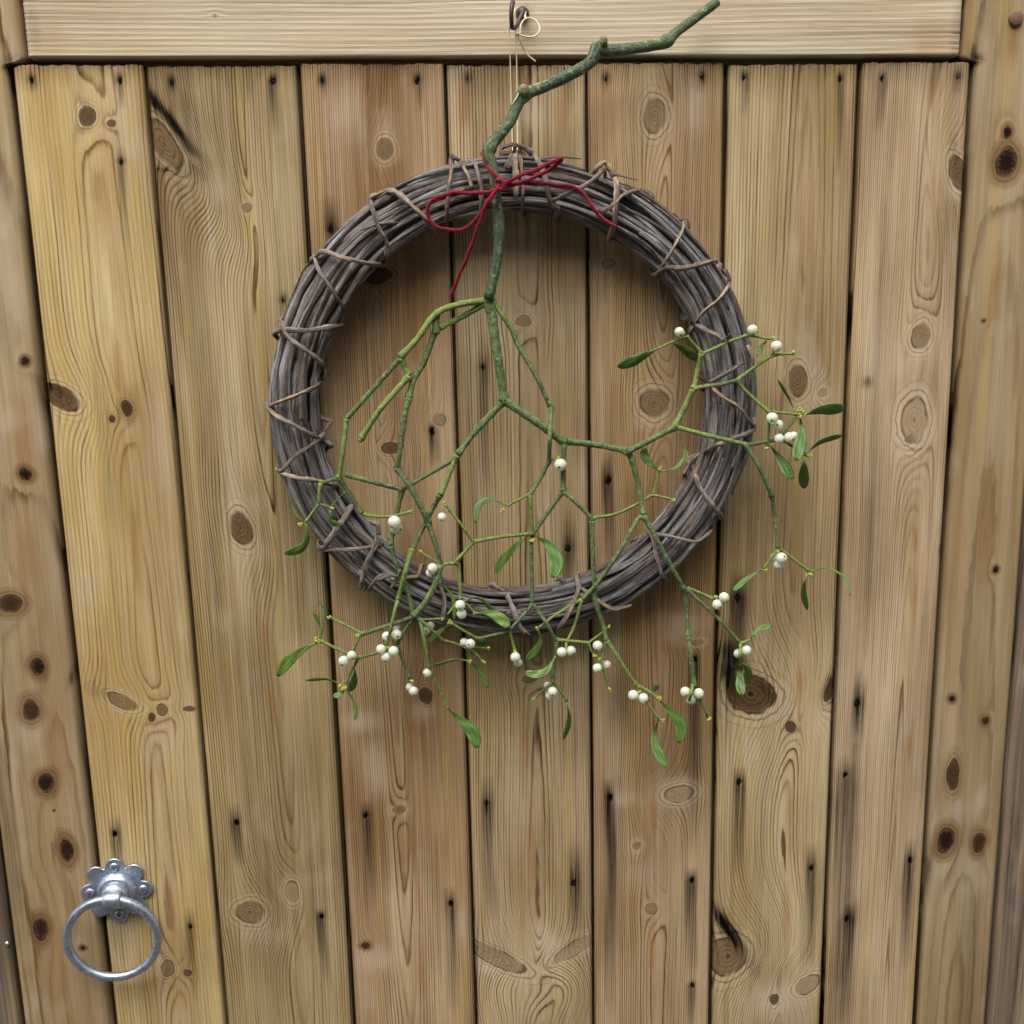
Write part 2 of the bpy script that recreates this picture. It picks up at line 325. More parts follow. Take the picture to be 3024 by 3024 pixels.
def board(name, parent, mat, xl, xr, zt, zb, spec, thick=0.018, lap=True, y0=0.0, cham=0.0024, rough_top=True, step=0.0021, horiz=False, endbrown=True, fine=None, edge=1.0):
    """vertical board: xl, xr are functions of z (numpy) for its edges; lapped joint under the next board"""
    fz1, fz0 = fine or (1.84, 0.86)
    lo, hi = max(fz0, zb), min(fz1, zt)
    zs = np.concatenate([np.arange(zb, lo, 0.02)[:-1] if lo > zb + 0.02 else [], np.linspace(lo, hi, int((hi - lo) / step) + 1), np.arange(hi + 0.02, zt, 0.02) if zt > hi + 0.02 else []])
    if zs[0] > zb + 1e-6: zs = np.concatenate([[zb], zs])
    if zs[-1] < zt - 1e-6: zs = np.concatenate([zs, [zt]])
    nz = len(zs); wm = abs(float(np.mean(xr(zs) - xl(zs))))
    nc = max(6, int(wm / step)); uu = np.linspace(0, 1, nc + 1)
    X0, X1 = xl(zs), xr(zs)
    XF = (X0 + cham)[:, None] + uu[None] * (X1 - X0 - 2 * cham)[:, None]
    ZF = np.repeat(zs[:, None], nc + 1, 1)
    if lap:
        Lx = [X0 + 0.007, X0 + 0.007, X0, X0]; Ly = [thick, 0.0085, 0.0075, cham * 1.1]
        Rx = [X1, X1, X1 + 0.0055, X1 + 0.0055]; Ry = [cham * 1.1, 0.009, 0.0095, thick]
    else:
        Lx = [X0, X0]; Ly = [thick, cham]; Rx = [X1, X1]; Ry = [cham, thick]
    cols_x = [c[:, None] for c in Lx] + [XF] + [c[:, None] for c in Rx]
    X = np.concatenate(cols_x, 1); nl = len(Lx); ncol = X.shape[1]
    wave = 0.0004 * Noise(30, 6)(XF, ZF)
    Y = np.concatenate([np.full((nz, 1), q) for q in Ly] + [wave] + [np.full((nz, 1), q) for q in Ry], 1)
    Z = np.repeat(zs[:, None], ncol, 1)
    xc = spec.get('xc', float(np.mean(X0 + X1) / 2))
    Fd = grain_fields(X, Z, xc, spec, horiz)
    Y = Y + y0
    dip = np.clip(1 - Fd['nail'] / 0.0032, 0, 1); Y = Y + 0.0022 * dip
    if rough_top:
        j = rng.normal(0, 1, ncol); j = np.convolve(j, [0.25, 0.5, 0.25], 'same')
        Z[-1] += 0.0005 * j - 0.0003; Z[-2] += 0.0002 * j
        Y[-1, nl:-nl] += 0.0008 * np.abs(rng.normal(0, 1, ncol - 2 * nl))
    de = np.minimum(X - X0[:, None], X1[:, None] - X)
    Fd['brown'] = np.maximum(Fd['brown'], 0.72 * np.exp(-np.clip(de, 0, 1) / 0.0017) * edge)
    if endbrown:
        top = zt - Z; nb = Noise(120, 3)(X, Z)
        Fd['brown'] = np.maximum(Fd['brown'], np.clip(0.62 - top / np.clip(0.010 + 0.011 * (1 + nb), 0.004, 0.04) * 0.62, 0, 0.62))
        Fd['stain'] = np.maximum(Fd['stain'], 0.35 * np.exp(-(top / 0.0022) ** 2))
    Fd['grain'] = np.stack([X - xc, Z, np.zeros_like(X)], -1).reshape(-1, 3) if not horiz else np.stack([Z - xc, X, np.zeros_like(X)], -1).reshape(-1, 3)
    V = np.stack([X, Y, Z], -1).reshape(-1, 3)
    idx = np.arange(nz * ncol).reshape(nz, ncol)
    Q = np.stack([idx[:-1, :-1], idx[:-1, 1:], idx[1:, 1:], idx[1:, :-1]], -1).reshape(-1, 4)
    # back and ends
    bk = np.stack([idx[:-1, -1], idx[:-1, 0], idx[1:, 0], idx[1:, -1]], -1)
    e = []; nv = len(V); extra = []
    for row, fl in ((idx[-1], False), (idx[0], True)):
        bv = V[row].copy(); bv[:, 1] = y0 + thick; ids = nv + np.arange(ncol); nv += ncol; V = np.vstack([V, bv]); extra.append(row)
        q = np.stack([row[:-1], row[1:], ids[1:], ids[:-1]], -1); e.append(q[:, ::-1] if fl else q)
    Q = np.concatenate([Q, bk] + e)
    ex = np.concatenate(extra)
    Fd = {kk: (np.vstack([vv, vv[ex]]) if kk == 'grain' else np.concatenate([vv.ravel(), vv.ravel()[ex]])) for kk, vv in Fd.items()}
    at = {k: (v if k == 'grain' else v.ravel()) for k, v in Fd.items()}
    o = mesh_obj(name, V, Q, mat, parent, smooth=False, attrs=at)
    return o

def lin(u0, v0, u1, v1, dx=0.0):
    a, b = P(u0, v0), P(u1, v1)
    m = (a[0] + b[0]) / 2
    return m + dx
# joints between the boards, measured at top and bottom of the photograph
XL = lin(39, 197, 339, 3000); XR = lin(2870, 190, 2696, 3000)
S = [lin(423, 190, 667, 3000), lin(878, 190, 1042, 3000), lin(1313, 186, 1406, 3000), lin(1729, 186, 1756, 3000), lin(2140, 190, 2098, 3000), lin(2541, 190, 2424, 3000)]
GAPL = lin(28, 197, 329, 3000); GAPR = lin(2881, 190, 2706, 3000)
Z_TOP = P(1512, 189)[2]; Z_RAIL = P(1512, 168)[2]
RL = P(84, 150)[0]; RR = P(2831, 150)[0]
GATE_TOP, GATE_BOT = 1.90, 0.06
ST_L = P(30, 2700)[0] ; ST_R = P(2940, 2650)[0]

gate = empty('garden_gate', (0.0, 0.02, GATE_BOT), 'close-boarded timber garden gate with vertical planks in a rebated frame', 'gate')
const = lambda x: (lambda z: np.full_like(np.asarray(z, float), x))
G = 0.0007
tan = dict(pale=(0.47, 0.345, 0.195), mid=(0.36, 0.25, 0.13), line=(0.17, 0.095, 0.04))
specs = [
 dict(mat=dict(pale=(0.57, 0.46, 0.255), mid=(0.44, 0.315, 0.145), line=(0.17, 0.088, 0.03), line_amt=0.7, blotch=0.25), spacing=0.0030, k=0.020, h0=0.012, L0=1.2, off=0.010,
  knots=[knot(256, 342, 24, 30, .38), knot(329, 364, 13, 12, .35), knot(178, 1172, 62, 30, .38, -35, .8), knot(375, 1207, 17, 25, .55), knot(331, 1237, 11, 11, .5), knot(362, 2072, 48, 20, .25, -28), knot(479, 2096, 16, 19, .3), knot(448, 2119, 12, 14, .45), knot(559, 2093, 19, 8, .35, 0, .4), knot(495, 2859, 20, 25, .2), knot(555, 2872, 12, 11, .35)],
  nails=[nailp(93, 238, 10, 40, 10, .6), nailp(353, 238, 10, 90, 10, .6), nailp(357, 479, 60, 300, 13, .55), nailp(339, 2463, 60, 160, 16, .75), nailp(562, 2738, 60, 230, 13, .62)],
  warm=[blob(404, 1647, 8, 150, .55), blob(507, 2673, 7, 80, .8), blob(335, 620, 30, 330, .30), blob(345, 1090, 16, 90, .45), blob(300, 1470, 12, 120, .25)],
  brown=[blob(150, 1140, 50, 16, .75, -35), blob(509, 1205, 12, 14, .8), blob(300, 2045, 45, 26, .45, -30), blob(350, 2778, 30, 60, .5), blob(330, 2850, 22, 40, .4)],
  pale=[blob(360, 2740, 34, 40, .4), blob(470, 1330, 40, 160, .35), blob(490, 2200, 60, 60, .35)], stains=[blob(360, 560, 12, 180, .25)]),
 dict(mat=dict(pale=(0.45, 0.365, 0.205), mid=(0.285, 0.22, 0.115), line=(0.095, 0.054, 0.023), blotch=0.55), spacing=0.0022, k=-0.020, h0=0.006, L0=1.33, off=0.014,
  knots=[knot(486, 425, 32, 84, .30, 33, 1.0), knot(729, 613, 14, 14, .2), knot(712, 1559, 29, 52, .36, 14), knot(862, 2634, 21, 30, .12), knot(738, 2694, 42, 33, .25)],
  nails=[nailp(507, 243, 5, 30, 8, .5), nailp(806, 238, 20, 170, 11, .75), nailp(836, 888, 15, 60, 10, .5), nailp(699, 2430, 60, 140, 16, .7), nailp(950, 2707, 30, 220, 13, .65)],
  warm=[blob(785, 1880, 7, 60, .7), blob(803, 2090, 8, 70, .6)], brown=[blob(510, 365, 17, 140, 1.0, 35), blob(548, 420, 22, 90, .85, 35), blob(490, 500, 60, 12, .8, -8), blob(575, 500, 26, 44, .7, 30), blob(452, 300, 18, 60, 1.0, 30), blob(560, 330, 60, 110, .35, 30)],
  stains=[blob(488, 335, 13, 95, .9, 35)], pale=[blob(712, 1490, 60, 40, .3), blob(745, 1630, 50, 40, .35), blob(640, 560, 40, 50, .3), blob(780, 2760, 60, 40, .3)]),
 dict(mat=dict(pale=(0.5, 0.375, 0.235), mid=(0.285, 0.185, 0.095), line=(0.115, 0.052, 0.022), blotch=0.65, blotchc=(0.215, 0.115, 0.055)), spacing=0.0019, k=-0.018, h0=0.006, L0=1.4, off=-0.004,
  knots=[knot(1137, 440, 25, 34, .28), knot(1119, 813, 40, 24, .5), knot(1297, 1239, 21, 17, .12), knot(1155, 1323, 26, 19, .36), knot(1256, 2054, 20, 25, .48), knot(1179, 2391, 21, 13, .24), knot(1080, 2792, 14, 10, .6)],
  nails=[nailp(952, 238, 10, 60, 8, .5), nailp(1233, 238, 15, 90, 9, .75), nailp(976, 678, 110, 80, 20, .8), nailp(1277, 1274, 25, 110, 14, .8), nailp(1080, 2409, 50, 340, 16, .72), nailp(1331, 2668, 55, 330, 16, .75)],
  warm=[blob(1223, 2160, 10, 80, .55), blob(1230, 2590, 8, 120, .55), blob(1248, 2870, 9, 80, .5), blob(1137, 560, 12, 60, .35)],
  pale=[blob(1062, 2130, 60, 30, .55), blob(1105, 2270, 40, 70, .45), blob(1110, 2830, 60, 40, .6), blob(1030, 330, 60, 110, .45), blob(1137, 400, 45, 70, .4), blob(1250, 2100, 30, 30, .4), blob(1350, 2740, 30, 60, .4)]),
 dict(mat=dict(pale=(0.53, 0.425, 0.27), mid=(0.34, 0.255, 0.145), line=(0.115, 0.066, 0.031), blotch=0.4), spacing=0.0024, k=0.012, h0=0.008, L0=0.95, off=0.006,
  knots=[knot(1462, 2826, 98, 24, .16, -33, .9), knot(1702, 2800, 78, 19, .08, 29, .8), knot(1565, 2006, 26, 12, .25), knot(1545, 948, 24, 18, .2)],
  nails=[nailp(1383, 230, 8, 150, 15, .32), nailp(1676, 232, 8, 120, 12, .4), nailp(1427, 1085, 110, 380, 14, .55), nailp(1678, 1621, 130, 130, 18, .8), nailp(1437, 2373, 90, 360, 19, .72), nailp(1694, 2611, 130, 150, 17, .85)],
  warm=[blob(1549, 2210, 14, 110, .55), blob(1565, 2560, 16, 200, .35), blob(1558, 1500, 6, 180, .4), blob(1370, 310, 18, 70, .6), blob(1664, 320, 18, 90, .5)],
  stains=[blob(1437, 2385, 16, 38, .9), blob(1694, 2600, 13, 50, .9), blob(1678, 1600, 13, 45, .8)],
  pale=[blob(1440, 2850, 40, 26, .6, -30), blob(1620, 2790, 30, 60, .5, 30), blob(1520, 2350, 40, 180, .35), blob(1540, 700, 60, 100, .3), blob(1560, 330, 60, 60, .4)], brown=[blob(1470, 2800, 60, 12, .35, -32), blob(1690, 2785, 55, 12, .4, 32)]),
 dict(mat=dict(pale=(0.5, 0.38, 0.24), mid=(0.295, 0.2, 0.11), line=(0.11, 0.056, 0.024), blotch=0.45, blotchc=(0.21, 0.125, 0.065)), spacing=0.0020, k=-0.020, h0=0.006, L0=1.45, off=0.004,
  knots=[knot(1934, 342, 34, 48, .2), knot(1797, 779, 20, 14, .05), knot(1932, 1189, 40, 44, .25), knot(2060, 1897, 22, 9, .2), knot(1880, 2497, 13, 13, .2), knot(1924, 2683, 18, 18, .2), knot(2005, 2345, 40, 26, .06)],
  nails=[nailp(1789, 233, 8, 50, 9, .5), nailp(2072, 228, 8, 50, 9, .5), nailp(1798, 1419, 90, 300, 16, .85), nailp(2053, 1948, 20, 620, 17, .7), nailp(1802, 2354, 60, 700, 15, .85), nailp(2044, 2600, 40, 300, 16, .75), nailp(2045, 2911, 20, 160, 15, .7)],
  warm=[blob(1939, 1900, 9, 90, .65), blob(1930, 2380, 9, 90, .6), blob(1925, 2800, 10, 90, .55), blob(1790, 330, 26, 170, .4)],
  pale=[blob(1990, 2340, 70, 40, .6), blob(1840, 2360, 60, 26, .4), blob(1880, 2505, 30, 40, .4), blob(1930, 1240, 50, 30, .4), blob(2060, 300, 50, 100, .35), blob(2020, 1850, 60, 50, .4), blob(1900, 2580, 60, 50, .3)], stains=[blob(1825, 2050, 40, 110, .25)], brown=[blob(1830, 2060, 60, 130, .35)]),
 dict(mat=dict(pale=(0.54, 0.44, 0.265), mid=(0.35, 0.27, 0.145), line=(0.13, 0.077, 0.033), line_amt=0.8, blotch=0.35), spacing=0.0027, k=0.022, h0=0.006, L0=1.2, off=0.012,
  knots=[knot(2357, 1124, 28, 45, .32), knot(2431, 1159, 13, 13, .14), knot(2218, 2050, 74, 52, .42, -35, 1.0), knot(2335, 2146, 17, 17, .42), knot(2150, 2825, 58, 52, .28, -50, 1.0), knot(2385, 2908, 38, 24, .12, 30), knot(2287, 2952, 13, 16, .36), knot(2456, 2035, 16, 40, .5, -20)],
  nails=[nailp(2199, 228, 10, 120, 11, .6), nailp(2481, 233, 12, 300, 11, .6), nailp(2179, 1767, 90, 230, 24, .9), nailp(2184, 2310, 50, 290, 17, .8), nailp(2397, 2564, 80, 330, 17, .75)],
  warm=[blob(2390, 640, 16, 190, .30), blob(2362, 2010, 11, 70, .7), blob(2336, 2400, 12, 100, .35), blob(2323, 2700, 11, 100, .35), blob(2360, 1640, 10, 120, .35)],
  brown=[blob(2148, 1985, 26, 120, 1.0, 6), blob(2185, 1945, 38, 70, .9, 30), blob(2150, 2745, 26, 105, .95, 30), blob(2210, 2835, 20, 60, .45, 34), blob(2250, 2020, 14, 70, .6, 35), blob(2170, 1850, 22, 90, .5, 8), blob(2448, 2010, 14, 45, .7, -20), blob(2130, 2130, 25, 90, .5)],
  stains=[blob(2132, 2715, 13, 80, .9, 34), blob(2158, 1960, 24, 90, .8, 8)], pale=[blob(2300, 2960, 90, 60, .65), blob(2400, 2890, 40, 60, .5, 30), blob(2420, 2130, 40, 50, .5), blob(2270, 2110, 30, 30, .5), blob(2400, 1190, 50, 40, .45), blob(2310, 2080, 26, 60, .35)]),
 dict(mat=dict(pale=(0.54, 0.425, 0.285), mid=(0.365, 0.27, 0.17), line=(0.13, 0.074, 0.036), line_amt=0.8, blotch=0.35), spacing=0.0017, k=0.018, h0=0.006, L0=1.15, off=0.016,
  knots=[knot(2830, 512, 26, 52, .32, 18), knot(2719, 992, 27, 38, .22), knot(2688, 1295, 15, 15, .25), knot(2700, 1240, 40, 62, .06)],
  nails=[nailp(2606, 233, 10, 160, 14, .6), nailp(2828, 228, 10, 60, 12, .5), nailp(2533, 2078, 90, 140, 20, .9), nailp(2497, 2290, 70, 640, 24, .72), nailp(2502, 2714, 70, 330, 26, .8), nailp(2688, 2541, 70, 330, 16, .82)],
  warm=[blob(2704, 1595, 6, 45, .75), blob(2701, 1760, 9, 110, .5), blob(2686, 2207, 6, 45, .8), blob(2755, 260, 8, 60, .7), blob(2755, 560, 6, 80, .4), blob(2625, 2800, 8, 120, .5)],
  stains=[blob(2533, 2080, 13, 75, .93), blob(2502, 2714, 12, 66, .93), blob(2510, 2500, 17, 420, .5), blob(2784, 1626, 9, 18, .9), blob(2585, 1200, 10, 600, .22), blob(2560, 1130, 22, 16, .5)],
  pale=[blob(2690, 1280, 60, 90, .5), blob(2830, 560, 34, 30, .5), blob(2720, 1040, 50, 50, .35), blob(2640, 1060, 50, 60, .35), blob(2700, 1400, 40, 60, .35)], brown=[blob(2822, 470, 12, 80, .5, 14)]),
]
edges = [XL] + S + [XR]
for i, sp in enumerate(specs):
    mt = wood_mat('plank_wood_%d' % i, seed=i * 1.37 + 1, **sp['mat'])
    lapped = True
    a, b = edges[i], edges[i + 1]
    gl = (0.0030 if i in (5, 6) else 0.0022 if i == 2 else 0.0014)
    board('plank', gate, mt, const(a + (gl if i else 0)), const(b - (0.0008 if i < 6 else 0)), Z_TOP + 0.0006 * (-1) ** i, 0.09, sp, lap=(i < 6), y0=(0.0006 if i % 2 else 0.0))

# frame: two stiles (routed wider where the planks sit) and the top rail
def stile_edge(xb, xrail, zc, ext=0.012):
    def f(z):
        z = np.asarray(z, float); t = sstep(zc - 0.004, zc + 0.001, z); return xb + (xrail - xb) * t
    return f
zn = P(1512, 176)[2]
left_spec = dict(spacing=0.010, k=0.075, h0=0.008, L0=1.05, off=-0.004, xc=P(60, 1300)[0], hn=0.008, kb=1.6,
  knots=[knot(76, 1066, 13, 13, .7), knot(77, 1399, 19, 19, .85), knot(31, 1782, 34, 28, .6), knot(114, 1968, 20, 26, .8), knot(93, 2096, 26, 30, .6), knot(137, 2310, 26, 27, .75), knot(199, 2507, 20, 36, .7), knot(122, 2740, 21, 34, .68), knot(246, 2797, 9, 7, .7), knot(161, 2392, 6, 6, .4)],
  warm=[blob(75, 1300, 36, 110, .45), blob(90, 1620, 40, 140, .40), blob(170, 2200, 40, 200, .35), blob(95, 60, 60, 80, .4), blob(160, 2860, 60, 200, .35)],
  stains=[blob(212, 1995, 10, 40, .6, -20), blob(24, 200, 16, 14, .7), blob(25, 2450, 22, 500, .4)], brown=[blob(78, 100, 18, 120, .4), blob(60, 170, 40, 14, .6)], pale=[blob(30, 830, 30, 240, .4), blob(90, 2170, 30, 40, .35), blob(30, 1240, 40, 40, .4)])
right_spec = dict(spacing=0.010, k=0.06, h0=0.012, L0=1.1, off=0.004, xc=P(2905, 1500)[0], hn=0.008, kb=1.6,
  knots=[knot(2973, 391, 14, 18, .9), knot(2970, 479, 31, 42, .85), knot(2903, 947, 6, 6, .6), knot(2939, 1681, 9, 10, .85), knot(2810, 2062, 10, 11, .8), knot(2908, 2127, 12, 12, .65), knot(2813, 2287, 19, 42, .55), knot(2792, 2481, 25, 35, .82), knot(2890, 2487, 18, 28, .62)],
  warm=[blob(2908, 1560, 26, 170, .35), blob(2945, 840, 16, 120, .45), blob(2860, 60, 14, 120, .4), blob(2990, 140, 20, 60, .4), blob(2820, 1700, 20, 500, .25)],
  stains=[blob(2880, 172, 22, 14, .8), blob(2718, 2560, 14, 60, .6), blob(2870, 2900, 40, 300, .25)], pale=[blob(2900, 240, 40, 200, .3), blob(2880, 2600, 60, 60, .3)], brown=[blob(2740, 2560, 14, 90, .7), blob(2800, 2600, 10, 40, .5, -20), blob(2868, 150, 16, 30, .5), blob(2990, 110, 18, 60, .45)])
m_st = wood_mat('stile_wood', (0.38, 0.30, 0.19), (0.31, 0.23, 0.13), (0.13, 0.075, 0.03), line_amt=0.75, seed=11.3, fibre=0.55, blotch=0.4, blotchc=(0.25, 0.165, 0.085))
m_st2 = wood_mat('stile_wood_right', (0.35, 0.28, 0.175), (0.28, 0.21, 0.12), (0.13, 0.078, 0.035), line_amt=0.7, seed=15.9, fibre=0.5, blotch=0.4, blotchc=(0.25, 0.165, 0.085))
board('stile', gate, m_st, const(ST_L - 0.0), stile_edge(GAPL, RL - 0.0012, zn), GATE_TOP, GATE_BOT, left_spec, thick=0.045, lap=False, cham=0.004, rough_top=False, endbrown=False, fine=(1.86, 0.84), y0=-0.001)
board('stile', gate, m_st2, stile_edge(GAPR, RR + 0.0012, zn), const(ST_R), GATE_TOP, GATE_BOT, right_spec, thick=0.045, lap=False, cham=0.004, rough_top=False, endbrown=False, fine=(1.86, 0.84), y0=-0.001)
rail_spec = dict(spacing=0.0040, k=0.012, h0=0.01, L0=-0.2, off=-0.02, xc=P(1512, -160)[2], hn=0.004, knots=[knot(637, 50, 7, 7, .1, 0, .6)],
  brown=[blob(95, 80, 22, 90, .35), blob(2822, 90, 16, 90, .55), blob(1556, 34, 14, 16, .5)], warm=[blob(150, 130, 60, 60, .25), blob(2750, 120, 60, 60, .3)], pale=[blob(1900, 70, 400, 60, .3), blob(900, 90, 500, 60, .2)])
m_rail = wood_mat('rail_wood', (0.57, 0.50, 0.38), (0.50, 0.42, 0.30), (0.25, 0.17, 0.11), gold=(0.54, 0.44, 0.28), pink=(0.52, 0.42, 0.32), line_amt=0.65, seed=21.7, fibre=0.8, blotch=0.1)
board('top_rail', gate, m_rail, const(RL), const(RR), GATE_TOP - 0.004, Z_RAIL, rail_spec, thick=0.021, lap=False, cham=0.002, rough_top=False, endbrown=False, horiz=True, fine=(1.83, Z_RAIL), y0=-0.003)
plain = wood_mat('rail_wood_back', (0.40, 0.30, 0.18), (0.33, 0.24, 0.13), (0.17, 0.10, 0.045), seed=31.0)
def plain_board(name, parent, x0, x1, y0, y1, z0, z1, mat, sp=0.003, seed=0.0):
    V, Q = box(x0, x1, y0, y1, z0, z1)
    n = len(V); horiz = (x1 - x0) > (z1 - z0)
    a, l = (V[:, 2], V[:, 0]) if horiz else (V[:, 0], V[:, 2])
    at = dict(ring=(a - a.min() + seed) / sp + l * 1.2, rho=np.full(n, 3.), kdark=np.zeros(n), stain=np.zeros(n), warm=np.zeros(n), pale=np.zeros(n), brown=np.zeros(n), nail=np.full(n, .05), grain=np.stack([a + seed, l, V[:, 1]], 1))
    return mesh_obj(name, V, Q, mat, parent, smooth=False, attrs=at)
plain_board('ledge', gate, GAPL + 0.002, GAPR - 0.002, 0.0185, 0.045, Z_RAIL - 0.085, Z_RAIL + 0.05, plain)      # planks are nailed to these
plain_board('ledge', gate, GAPL + 0.002, GAPR - 0.002, 0.0185, 0.045, 0.86, 0.95, plain)
plain_board('ledge', gate, GAPL + 0.002, GAPR - 0.002, 0.0185, 0.045, 0.12, 0.24, plain)
plain_board('bottom_rail', gate, GAPL + 0.002, GAPR - 0.002, 0.0, 0.045, 0.062, 0.0885, plain)

plain_board('rebate_strip', gate, GAPR - 0.014, GAPR - 0.0003, 0.0192, 0.043, 0.25, Z_RAIL - 0.086, plain)
plain_board('rebate_strip', gate, GAPL + 0.0003, GAPL + 0.014, 0.0192, 0.043, 0.25, Z_RAIL - 0.086, plain)

# nails sunk in the planks
steel, n_, b_ = new_mat('dark_steel'); b_.inputs['Base Color'].default_value = (0.035, 0.03, 0.028, 1); b_.inputs['Metallic'].default_value = 0.6; b_.inputs['Roughness'].default_value = 0.5
nail_me = None
for sp in specs:
    for (nx, nz, _u, _d, _w, na_) in sp['nails']:
        if nail_me is None:
            V, Q = lathe([(0.0, 0.0007), (0.0008, 0.0007), (0.00105, 0.0003), (0.00105, -0.004)], 8)
            o = mesh_obj('nail', V, Q, steel, gate); nail_me = o.data; o.location = (0, 0, 0)
            nail_me.transform(Matrix.Translation(Vector(gate.location)))
        else:
            o = bpy.data.objects.new('nail', nail_me); C.objects.link(o); o.parent = gate
        o.location = Vector((nx, 0.0024, nz)) - Vector(gate.location); o.scale = (min(1, na_),) * 3

# dowel in the right-hand stile
m_dow, n_, b_ = new_mat('dowel_wood'); T = NT(n_); dn = T.noise(T.obj(), 900, 3, 0.6)
T.put(b_.inputs['Base Color'], T.mix(dn, (0.11, 0.062, 0.038), (0.19, 0.11, 0.07))); b_.inputs['Roughness'].default_value = 0.8; T.put(b_.inputs['Normal'], T.bump(dn, 0.4, 0.0006))
pd = P(2996, 57); rr_ = 21 * pxs(2996, 57)[0]
V, Q = lathe([(0, 0.0042), (rr_ * 0.8, 0.0041), (rr_ * 0.97, 0.0034), (rr_, 0.002), (rr_, -0.02)], 24, origin=(pd[0], 0.0, pd[2]))
mesh_obj('dowel', V, Q, m_dow, gate)

# ------------------------------------------------------------------ gate posts, fence, ground
m_post = wood_mat('post_wood', (0.20, 0.17, 0.14), (0.145, 0.12, 0.098), (0.07, 0.05, 0.038), line_amt=0.6, seed=41.0, blotch=0.4, blotchc=(0.13, 0.095, 0.075))
def gate_post(x0, x1, label, spec, y0):
    e = empty('gate_post', ((x0 + x1) / 2, y0 + 0.05, 0), label, 'post')
    board('shaft', e, m_post, const(x0), const(x1), 1.93, -0.05, spec, thick=0.10, lap=False, cham=0.004, rough_top=False, endbrown=False, y0=y0, step=0.004)
    V, Q = box(x0 - 0.012, x1 + 0.012, y0 - 0.012, y0 + 0.112, 1.931, 1.95); V[:, 2] += 0
    mesh_obj('cap', V, Q, plain, e, smooth=False, attrs={k: np.full(8, v) for k, v in dict(ring=1., rho=3., kdark=0., stain=0., warm=0., pale=0., brown=0., nail=.05).items()})
    return e
pl = gate_post(ST_L - 0.105, ST_L - 0.004, 'weathered grey timber gate post beside the latch with a bright nail', dict(spacing=0.004, k=0.02, h0=0.03, L0=1.0, hn=0.004), 0.004)
pr = gate_post(ST_R + 0.005, ST_R + 0.105, 'weathered grey timber gate post on the side away from the latch', dict(spacing=0.004, k=0.02, h0=0.03, L0=1.2, hn=0.004), 0.010)
m_zinc0, n_, b_ = new_mat('bright_nail'); b_.inputs['Base Color'].default_value = (0.85, 0.85, 0.82, 1); b_.inputs['Metallic'].default_value = 1.0; b_.inputs['Roughness'].default_value = 0.25
pn = P(22, 2786, -0.004); V, Q = ico((pn[0], 0.0035, pn[2]), 0.0022, 10, 6, 1, 0.7, 1); mesh_obj('nail', V, Q, m_zinc0, pl)
def fence(xa, xb, label):
    e = empty('fence_panel', ((xa + xb) / 2, 0.06, 0), label, 'fence')
    x = xa; i = 0
    while x < xb - 0.02:
        x2 = min(x + 0.118, xb); plain_board('board', e, x, x2 - 0.003, 0.045 + 0.002 * (i % 2), 0.06, 0.02, 1.78 + 0.004 * (i % 3), m_post, 0.003, i * 0.37); x = x2; i += 1
    for z in (0.3, 1.0, 1.6): plain_board('rail', e, xa, xb, 0.0605, 0.10, z, z + 0.07, m_post)
fence(ST_L - 0.105 - 1.3, ST_L - 0.108, 'timber fence panel beyond the post beside the latch')
fence(ST_R + 0.108, ST_R + 1.4, 'timber fence panel beyond the post away from the latch')

m_gr, n_, b_ = new_mat('paving'); T = NT(n_); g1 = T.noise(T.obj(), 3.0, 5, 0.6); g2 = T.noise(T.obj(), 60.0, 4, 0.6)
T.put(b_.inputs['Base Color'], T.mix(T.m('MULTIPLY', g2, 0.6), T.mix(g1, (0.10, 0.09, 0.075), (0.19, 0.17, 0.14)), (0.06, 0.055, 0.05))); b_.inputs['Roughness'].default_value = 0.9
T.put(b_.inputs['Normal'], T.bump(g2, 0.6, 0.01))
o = mesh_obj('ground', [(-60, -60, 0), (60, -60, 0), (60, 60, 0), (-60, 60, 0)], [(0, 1, 2, 3)], m_gr, smooth=False); tag(o, kind='structure')

# ------------------------------------------------------------------ wreath of grey vines
WD = 0.0235                                             # depth of the ring's core in front of the gate
wl, wr, wt, wb = P(793, 1161, WD), P(2222, 1161, WD), P(1507, 465, WD), P(1507, 1874, WD)
WC = np.array([(wl[0] + wr[0]) / 2, -WD, (wt[2] + wb[2]) / 2])
RX = (wr[0] - wl[0]) / 2; RZ = (wt[2] - wb[2]) / 2
TR = 0.0215                                             # half thickness of the bundle
def rim(th):
    """ring centre line at angle th (0 = right, pi/2 = top)"""
    a = RX - TR + 0.0012 * math.sin(2 * th + 1); b = RZ - TR + 0.001 * math.sin(3 * th)
    return np.array([math.cos(th) * a, math.sin(th) * b])
def ring_front(x, z):
    """depth (forward of the gate) of the bundle's front surface at a gate position, or 0 outside it"""
    dx, dz = x - WC[0], z - WC[2]; th = math.atan2(dz, dx); c = rim(th); t = math.hypot(dx, dz) - math.hypot(*c)
    return WD + math.sqrt(max(TR ** 2 - t * t, 0)) if abs(t) < TR else 0.0

